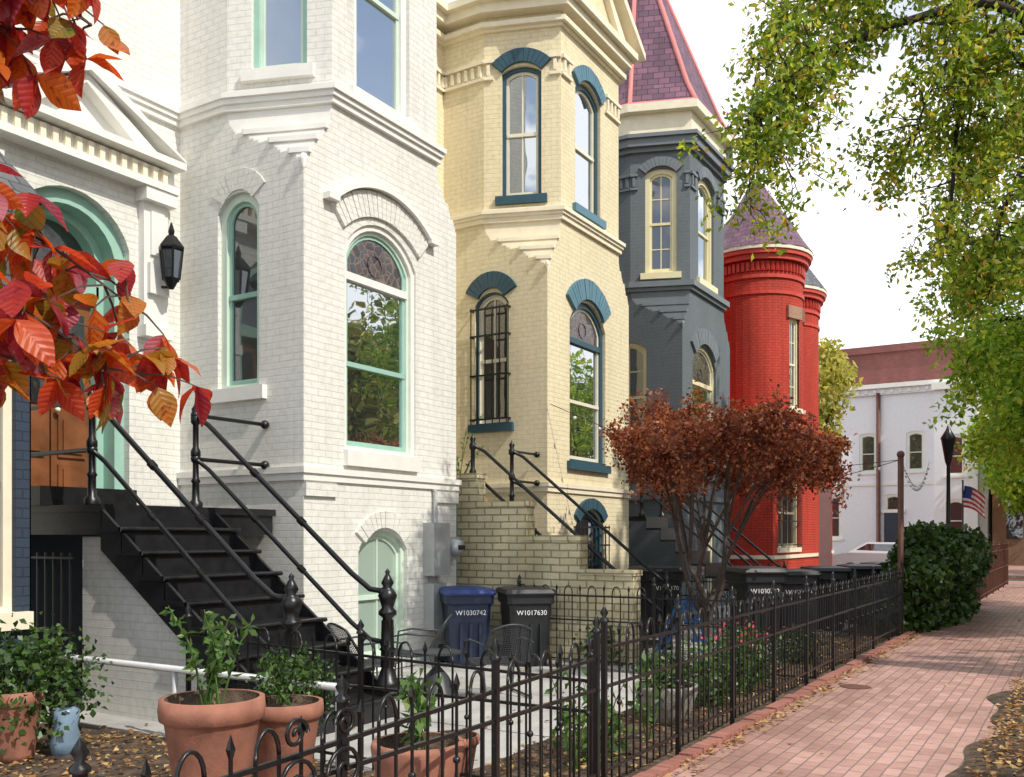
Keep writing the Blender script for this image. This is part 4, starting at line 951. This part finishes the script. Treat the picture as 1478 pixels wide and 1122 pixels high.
tree('street_oak_tree',[(31,-1.2,0),(31,-1.2,2.2),(31,-1,3.6)],[
  ([(31,-1,3.3),(30.5,.3,5.0),(30,1.2,5.3),(29.8,1.7,4.7)],.12),([(31,-1,3.6),(31,.6,6.5),(31,1.7,7)],.12),([(31,-1,3.6),(33,.5,5.6),(34,1.5,5.2)],.12),([(31,-1,3.6),(29.5,-.8,6),(29,0,7)],.12)],lf_oak2,.22,twigs=4.5,twlen=1.2,perleaf=22,sig=.2,asp=.6)
# japanese maple: short trunk, five crooked limbs, spreading umbrella crown
jm=[]
base=Vector((12.85,4.62,-.12)); forks=[]
for k in range(5):
    a=k*1.257+.4; q=base+Vector((.42*math.cos(a),.42*math.sin(a),1.45+.25*math.sin(k*2.3)))
    mid=base+Vector((.22*math.cos(a+.5),.22*math.sin(a+.5),.85+.1*math.cos(k*1.7))); forks.append((a,q)); jm.append(([base+Vector((0,0,.4)),mid,q],.05,0))
for k in range(22):
    a=k*2.4; rr=.5+1.45*((k*.37)%1); h=3.42-.32*rr+R.uniform(-.35,.12)
    fa,fk=min(forks,key=lambda f:abs(math.atan2(math.sin(f[0]-a),math.cos(f[0]-a))))
    tp=base+Vector((rr*math.cos(a),rr*math.sin(a)*.9,h)); md=fk.lerp(tp,.5)+Vector((R.uniform(-.1,.1),R.uniform(-.1,.1),.22))
    jm.append(([fk,md,tp,tp+Vector((.3*math.cos(a),.3*math.sin(a),-.14))],.024))
tree('japanese_maple_tree',[tuple(base),tuple(base+Vector((.03,0,.25))),tuple(base+Vector((0,.02,.5)))],jm,lf_maple,.068,m_barkm,twigs=8,twlen=.42,perleaf=30,droop=.0,start=.42,r0=.075,sig=.055,asp=.6)
def blobtree(name,x,y,h,r,mat,n=9,ls=.3,per=30,tw=2.2):
    br=[]
    for k in range(n):
        a=k*2.4+R.random(); rr=r*R.uniform(.5,1); z=h*R.uniform(.5,1)
        br.append(([(x,y,h*.3),(x+rr*.5*math.cos(a),y+rr*.5*math.sin(a),z*.75),(x+rr*math.cos(a),y+rr*math.sin(a),z)],.1))
    return tree(name,[(x,y,GZ),(x+.1,y,h*.2),(x,y,h*.4)],br,mat,ls,twigs=tw,twlen=r*.42,perleaf=per,sig=ls*.8,start=.35,r0=.2,asp=.6)
blobtree('yellow_street_tree',44,11.4,10.5,2.4,lf_far,10,.3)
blobtree('street_tree',56,2.0,8.0,2.6,lf_oak2,10,.32)
blobtree('street_tree',44,-1.4,11,3.8,lf_oak2,12,.32)
for i,(x,y,h) in enumerate(((13,-13.8,11.5),(22,-13.6,10),(30,-14,12.5),(39,-14,11),(4,-14,11),(50,-14,12))): blobtree('opposite_street_tree',x,y,h,4.2,lf_opp,13,.4,24,1.8)
blobtree('opposite_street_tree',17.5,-9.6,20,4.6,lf_opp,14,.4,24,1.6)

def simple_house(name,x0,x1,y,dep,h,mat,face):
    e=empty(name); w=MB('walls',mat)
    F=Fr((x1,y),(x0,y)) if face>0 else Fr((x0,y),(x1,y))
    hs=[]; L=F.L
    for fl in range(3):
        for k in range(3):
            c=L*(k+.5)/3; hs.append((c-.45,c+.45,1.2+fl*2.9,3.1+fl*2.7,.12))
    panel(w,F,[(0,GZ),(L,GZ),(L,h),(0,h)],[outl(*o) for o in hs],mat)
    yy=sorted((y-face*.2,y-face*dep)); w.box((x0,yy[0],GZ),(x1,yy[1],h-.02),mat)
    fbox(w,F,-.05,L+.05,h-.5,h,0,.35,m_whitetrim); w.finish(e,'walls')
    g=MB('windows',m_whitetrim)
    for o in hs: window(g,F,*o,m_whitetrim,m_whitetrim,m_glassd,m_whitetrim,None)
    g.finish(e,'windows')
xx=-4
for i in range(10):
    simple_house('opposite_row_house',xx,xx+5.6,-20,10,9.3+(i%3)*.4,(m_tanb,m_cream,m_maroon,m_white,m_gray)[i%5],1); xx+=5.62

def bg():
    e=empty('white_corner_row_house'); w=MB('walls',m_bgw)
    F=Fr((58,14.5),(58,4.6)); L=F.L; H=10.3
    hs=[]
    for c in (1.6,3.6,6.2,8.4):
        hs.append((c-.5,c+.5,5.3,7.6,.1))
    for c in (1.6,5.0,8.4): hs.append((c-.5,c+.5,1.4,4.0,.1))
    panel(w,F,[(0,GZ),(L,GZ),(L,H),(0,H)],[outl(*o) for o in hs],m_bgw)
    w.box((58.2,4.6,GZ),(70,14.5,H-.03),m_bgw)
    F2=Fr((57.0,7.2),(57.0,5.0)); h2=(.6,1.6,4.9,7.2,.1); h3=(.6,1.6,1.3,3.6,.1)
    panel(w,F2,[(0,GZ),(2.2,GZ),(2.2,9.9),(0,9.9)],[outl(*h2),outl(*h3)],m_bgw); w.box((57.01,7.18,GZ),(58,7.2,9.9),m_bgw); w.box((57.01,5.0,GZ),(58,5.02,9.9),m_bgw)
    w.finish(e,'walls')
    t=MB('trim',m_bgw); fbox(t,F,-.1,L+.1,H-.5,H-.15,0,.2,m_bgw); fbox(t,F,-.15,L+.15,H-.15,H+.1,0,.45,m_whitetrim); fbox(t,F,0,L,4.5,4.65,0,.06,m_whitetrim)
    dentils(t,F,0,L,H-.42,H-.2,.3,m_bgw,.45,.16)
    fbox(t,F2,-.1,2.3,9.7,10.1,-.9,.3,m_whitetrim)
    t.tube([(57.85,10.3,0),(57.85,10.3,9.9)],.12,m_rust,8); t.finish(e,'trim')
    g=MB('windows',m_whitetrim)
    for o in hs: window(g,F,*o,m_whitetrim,m_mint2,m_glassd,m_whitetrim,None,fw=.14)
    for o in (h2,h3): window(g,F2,*o,m_whitetrim,m_whitetrim,m_glassd,m_whitetrim,None,fw=.14)
    g.box((57.9,9.0,0),(57.98,10.0,2.9),m_navyp); g.box((57.88,8.85,2.9),(57.99,10.15,3.1),m_whitetrim)
    for k in range(5): g.box((57.9-.3*(5-k),8.9,GZ),(57.6-.3*(4-k),10.1,GZ+.17*(k+1)),m_kerb)
    g.finish(e,'windows')
    e2=empty('maroon_brick_building'); b=MB('walls',m_maroon); b.box((70.5,-2,GZ),(84,18,14.6),m_maroon); b.box((70.3,-2.2,14.6),(84,18.2,15.1),m_maroon); b.finish(e2,'walls')
bg()
for (ya,yb_,h,mm) in ((-1.2,4.4,7.5,m_tanb),(-7,-1.3,8.4,m_maroon)):
    e=empty('distant_row_house'); w=MB('walls',mm); w.box((58.5,ya,GZ),(66,yb_,h),mm)
    for k in range(3):
        y=ya+.7+k*1.7
        w.box((58.42,y,1.4),(58.49,y+.8,3.6),m_glassd); w.box((58.42,y,4.6),(58.49,y+.8,6.5),m_glassd); w.box((58.38,y-.1,3.6),(58.5,y+.9,3.8),m_whitetrim)
    w.box((58.2,ya,h),(66,yb_,h+.4),m_whitetrim); w.finish(e,'walls')

def car(x,y,col):
    e=empty('parked_car',(x,y,-.13)); cm=M_paint('car_paint',col,.2,.03); b=MB('body',cm)
    prof=[(-2.1,.35),(-2.15,.7),(-2.0,.88),(-1.2,.98),(-.6,1.4),(.8,1.42),(1.45,1.02),(2.05,.92),(2.15,.6),(2.1,.35)]
    n=len(prof); vs=[(sx*(.86 if z<1.1 else .66),yy,z) for sx in (-1,1) for yy,z in prof]
    b.add(vs,[tuple(range(n)),tuple(range(n,2*n))]+[(i,(i+1)%n,n+(i+1)%n,n+i) for i in range(n)],cm)
    for sx in (-1,1):
        b.add([(sx*.85,-1.02,1.0),(sx*.70,-.55,1.34),(sx*.70,.75,1.36),(sx*.85,1.3,1.03)],[(0,1,2,3)],m_glassd)
        for yy in (-1.35,1.35): b.tube([(sx*.68,yy,.32),(sx*.88,yy,.32)],.32,m_plasb,16); b.tube([(sx*.86,yy,.32),(sx*.895,yy,.32)],.18,m_pipe,12)
    b.add([(-.7,-1.17,1.0),(.7,-1.17,1.0),(.6,-.64,1.37),(-.6,-.64,1.37)],[(0,1,2,3)],m_glassd)
    b.finish(e,'body')
car(38.6,6.4,(.7,.71,.73)); car(40.0,12.0,(.08,.1,.14))

p=MB('rusty_fence_post',m_rust); p.tube([(15.55,2.44,0),(15.55,2.44,2.75)],.045,m_rust,8); p.ball((15.55,2.44,2.78),.06,m_rust); p.finish()
sl=MB('string_lights',m_black)
A_=Vector((15.55,2.44,2.7)); 
for B_ in (Vector((12.9,7.2,3.6)),Vector((17.5,7.1,3.2)),Vector((23.0,3.0,3.2))):
    pts=[A_.lerp(B_,i/14)-Vector((0,0,.5*math.sin(math.pi*i/14))) for i in range(15)]; sl.tube(pts,.007,m_black,4)
    for q in pts[1:-1]: sl.ball(q-Vector((0,0,.05)),.03,m_label,6)
sl.finish()
lp=MB('street_lamp',m_black); lp.lathe((26,2.95,0),[(.14,0),(.14,.35),(.06,.5),(.045,3.3),(.08,3.4),(.17,3.95),(.19,4.0),(.07,4.2),(.01,4.35)],m_black,10); lp.finish()
pb=MB('pink_banner',m_pink); pb.box((20.5,4.6,.2),(20.54,4.85,2.6),m_pink); pb.tube([(20.52,4.72,0),(20.52,4.72,2.7)],.02,m_black); pb.finish()
# flag hanging in folds from a pole
fl=MB('small_flag',m_flagr)
def fp(s,z): return (30+.05*math.sin(s*16+z*2),3.0-s*.55-.02*math.sin(z*9),z-.35*s*s)
for k in range(9):
    for j in range(10):
        s0,s1=j/10,(j+1)/10; z0=2.35+k*.07; fl.add([fp(s0,z0),fp(s1,z0),fp(s1,z0+.07),fp(s0,z0+.07)],[(0,1,2,3)],m_flagb if (j<4 and k>3) else (m_flagr if k%2==0 else m_label))
fl.tube([(30.0,3.02,0),(30.0,3.02,3.15)],.025,m_black); fl.finish()

# ---------------------------------------------------------------- dogwood (foreground)
def dogwood():
    e=empty('dogwood_tree'); b=MB('trunk_and_branches',m_barkm)
    T=smooth([(.1,3.6,-.1),(.15,3.5,1),(.2,3.3,1.9),(.25,3.1,2.6)]); b.tube(T,[.08-.03*i/(len(T)-1) for i in range(len(T))],m_barkm,10)
    lo=(.2,3.3,1.9); hi=(.25,3.1,2.6)
    paths=[[lo,(.5,2.6,2.35),(.85,2.1,2.28),(1.10,1.85,2.13),(1.28,1.75,2.0)],
           [lo,(.5,2.6,2.25),(.85,2.05,2.1),(1.1,1.8,1.93),(1.26,1.68,1.84)],
           [lo,(.5,2.5,2.1),(.8,2.0,2.06),(1.02,1.78,1.96),(1.18,1.68,1.84)],
           [lo,(.45,2.5,2.2),(.8,2.0,2.2),(1.02,1.8,2.12)],
           [lo,(.45,2.5,2.05),(.78,2.0,2.0),(1.0,1.75,1.88)],
           [lo,(.5,2.5,2.0),(.85,2.05,1.95),(1.05,1.8,1.85)],
           [hi,(.5,2.5,2.85),(.8,2.1,2.78),(1.05,1.9,2.70),(1.24,1.82,2.60)],
           [hi,(.5,2.6,2.85),(.8,2.2,2.70),(1.04,2.0,2.56)],
           [hi,(.5,2.5,2.75),(.80,2.05,2.66),(1.06,1.9,2.56)],
           [hi,(.6,2.4,2.6),(.9,1.95,2.66),(1.16,1.87,2.66)],
           [hi,(.6,2.4,2.6),(.9,2.0,2.58),(1.10,1.9,2.55)],
           [hi,(.55,2.5,2.65),(.85,2.1,2.6),(1.05,1.95,2.5)]]
    V=[];Fc=[];UV=[]
    def leaf(p,d,L):
        d=d.normalized(); s=d.cross(Vector((R.gauss(0,.5),R.gauss(0,.5),1))).normalized(); n=s.cross(d).normalized()
        fold=R.uniform(.1,.4); curl=R.uniform(-.1,.35); k=len(V); W=L*R.uniform(.27,.34); prof=[0,.5,.85,1,.93,.7,.36,0]; M=len(prof)
        wav=R.uniform(0,6)
        for i,pf in enumerate(prof):
            t=i/(M-1); c=p+d*(L*t)-n*(curl*L*t*t)
            for sd in (-1,-.5,0,.5,1):
                V.append(c+s*(sd*W*pf)+n*(abs(sd)*W*pf*fold*1.1+.05*W*math.sin(t*14+wav+sd*2)*abs(sd))); UV.append((sd*pf*.5,t))
        for i in range(M-1):
            for j in range(4): a=k+i*5+j; Fc.append((a,a+1,a+6,a+5))
    for path in paths:
        P=smooth(path,6); n=len(P); b.tube(P,[.008*(1-.75*i/(n-1)) for i in range(n)],m_barkm,6)
        for i in range(n//2-2,n):
            for k in range(2):
                base=P[i]; out=Vector((R.gauss(.25,.7),R.gauss(-.1,.6),R.gauss(-.2,.4))).normalized()
                tw=base+out*R.uniform(.03,.13); b.tube([base,(base+tw)/2+Vector((0,0,.01)),tw],[.003,.0025,.0015],m_barkm,4)
                for q in range(R.choice((2,3,3,3))):
                    d=Vector((R.gauss(.15,.5),R.gauss(-.1,.5),R.gauss(-.75,.45))); leaf(tw,d,R.uniform(.065,.11))
    b.finish(e,'trunk_and_branches')
    me=bpy.data.meshes.new('leaves'); me.from_pydata([tuple(v) for v in V],[],Fc); uv=me.uv_layers.new(name='UVMap')
    dat=[]
    for l in me.loops: dat+=list(UV[l.vertex_index])
    uv.data.foreach_set('uv',dat); me.materials.append(lf_dog); me.polygons.foreach_set('use_smooth',[True]*len(me.polygons)); me.update()
    link(bpy.data.objects.new('leaves',me),e)
dogwood()

# ---------------------------------------------------------------- light
sd=Vector((-.12,-.68,.72)).normalized()
w=bpy.data.worlds.new('World'); scene.world=w; w.use_nodes=True; nt=w.node_tree; nt.nodes.clear()
o=nt.nodes.new('ShaderNodeOutputWorld'); bg_=nt.nodes.new('ShaderNodeBackground'); sk=nt.nodes.new('ShaderNodeTexSky'); sk.sky_type='NISHITA'; sk.sun_disc=False
sk.sun_elevation=math.asin(sd.z); sk.sun_rotation=math.atan2(sd.x,sd.y); sk.dust_density=.6; sk.air_density=1.2
tc=nt.nodes.new('ShaderNodeTexCoord'); mp=nt.nodes.new('ShaderNodeMapping'); mp.inputs['Scale'].default_value=(1,1,2.2); nz=nt.nodes.new('ShaderNodeTexNoise'); nz.inputs['Scale'].default_value=4.2; nz.inputs['Detail'].default_value=7
nt.links.new(tc.outputs['Generated'],mp.inputs[0]); nt.links.new(mp.outputs[0],nz.inputs[0])
cl=ramp(nt,nz.outputs[0],[(.46,(0,0,0)),(.57,(1,1,1))])
sx=nt.nodes.new('ShaderNodeSeparateXYZ'); nt.links.new(tc.outputs['Generated'],sx.inputs[0])
hz=ramp(nt,sx.outputs[2],[(.0,(1,1,1)),(.30,(.3,.3,.3)),(.6,(0,0,0))])
hy=ramp(nt,sx.outputs[1],[(.0,(0,0,0)),(.25,(.7,.7,.7))])
fc=mixc(nt,cl,hz,1.0,'ADD'); fc=mixc(nt,fc,hy,1.0,'ADD')
fm=nt.nodes.new('ShaderNodeMath'); fm.operation='MULTIPLY'; fm.use_clamp=True; nt.links.new(fc,fm.inputs[0]); fm.inputs[1].default_value=.97
col=mixc(nt,sk.outputs[0],(9.9,10.0,10.2),fm.outputs[0])
nt.links.new(col,bg_.inputs[0]); bg_.inputs[1].default_value=.145; nt.links.new(bg_.outputs[0],o.inputs[0])
L=bpy.data.lights.new('sun','SUN'); L.energy=3.9; L.angle=math.radians(.5); L.color=(1,.94,.84); lo=bpy.data.objects.new('sun',L); lo.rotation_euler=sd.to_track_quat('Z','Y').to_euler(); link(lo)

# ---------------------------------------------------------------- camera
c=bpy.data.cameras.new('camera'); co=bpy.data.objects.new('camera',c); link(co)
c.sensor_width=36; c.lens=36*1349/1478; c.shift_y=(775-561)/1478; c.clip_end=1500; c.clip_start=.05
co.location=(0,0,1.5); co.rotation_euler=(math.radians(90),0,math.radians(31.5-90))
scene.camera=co
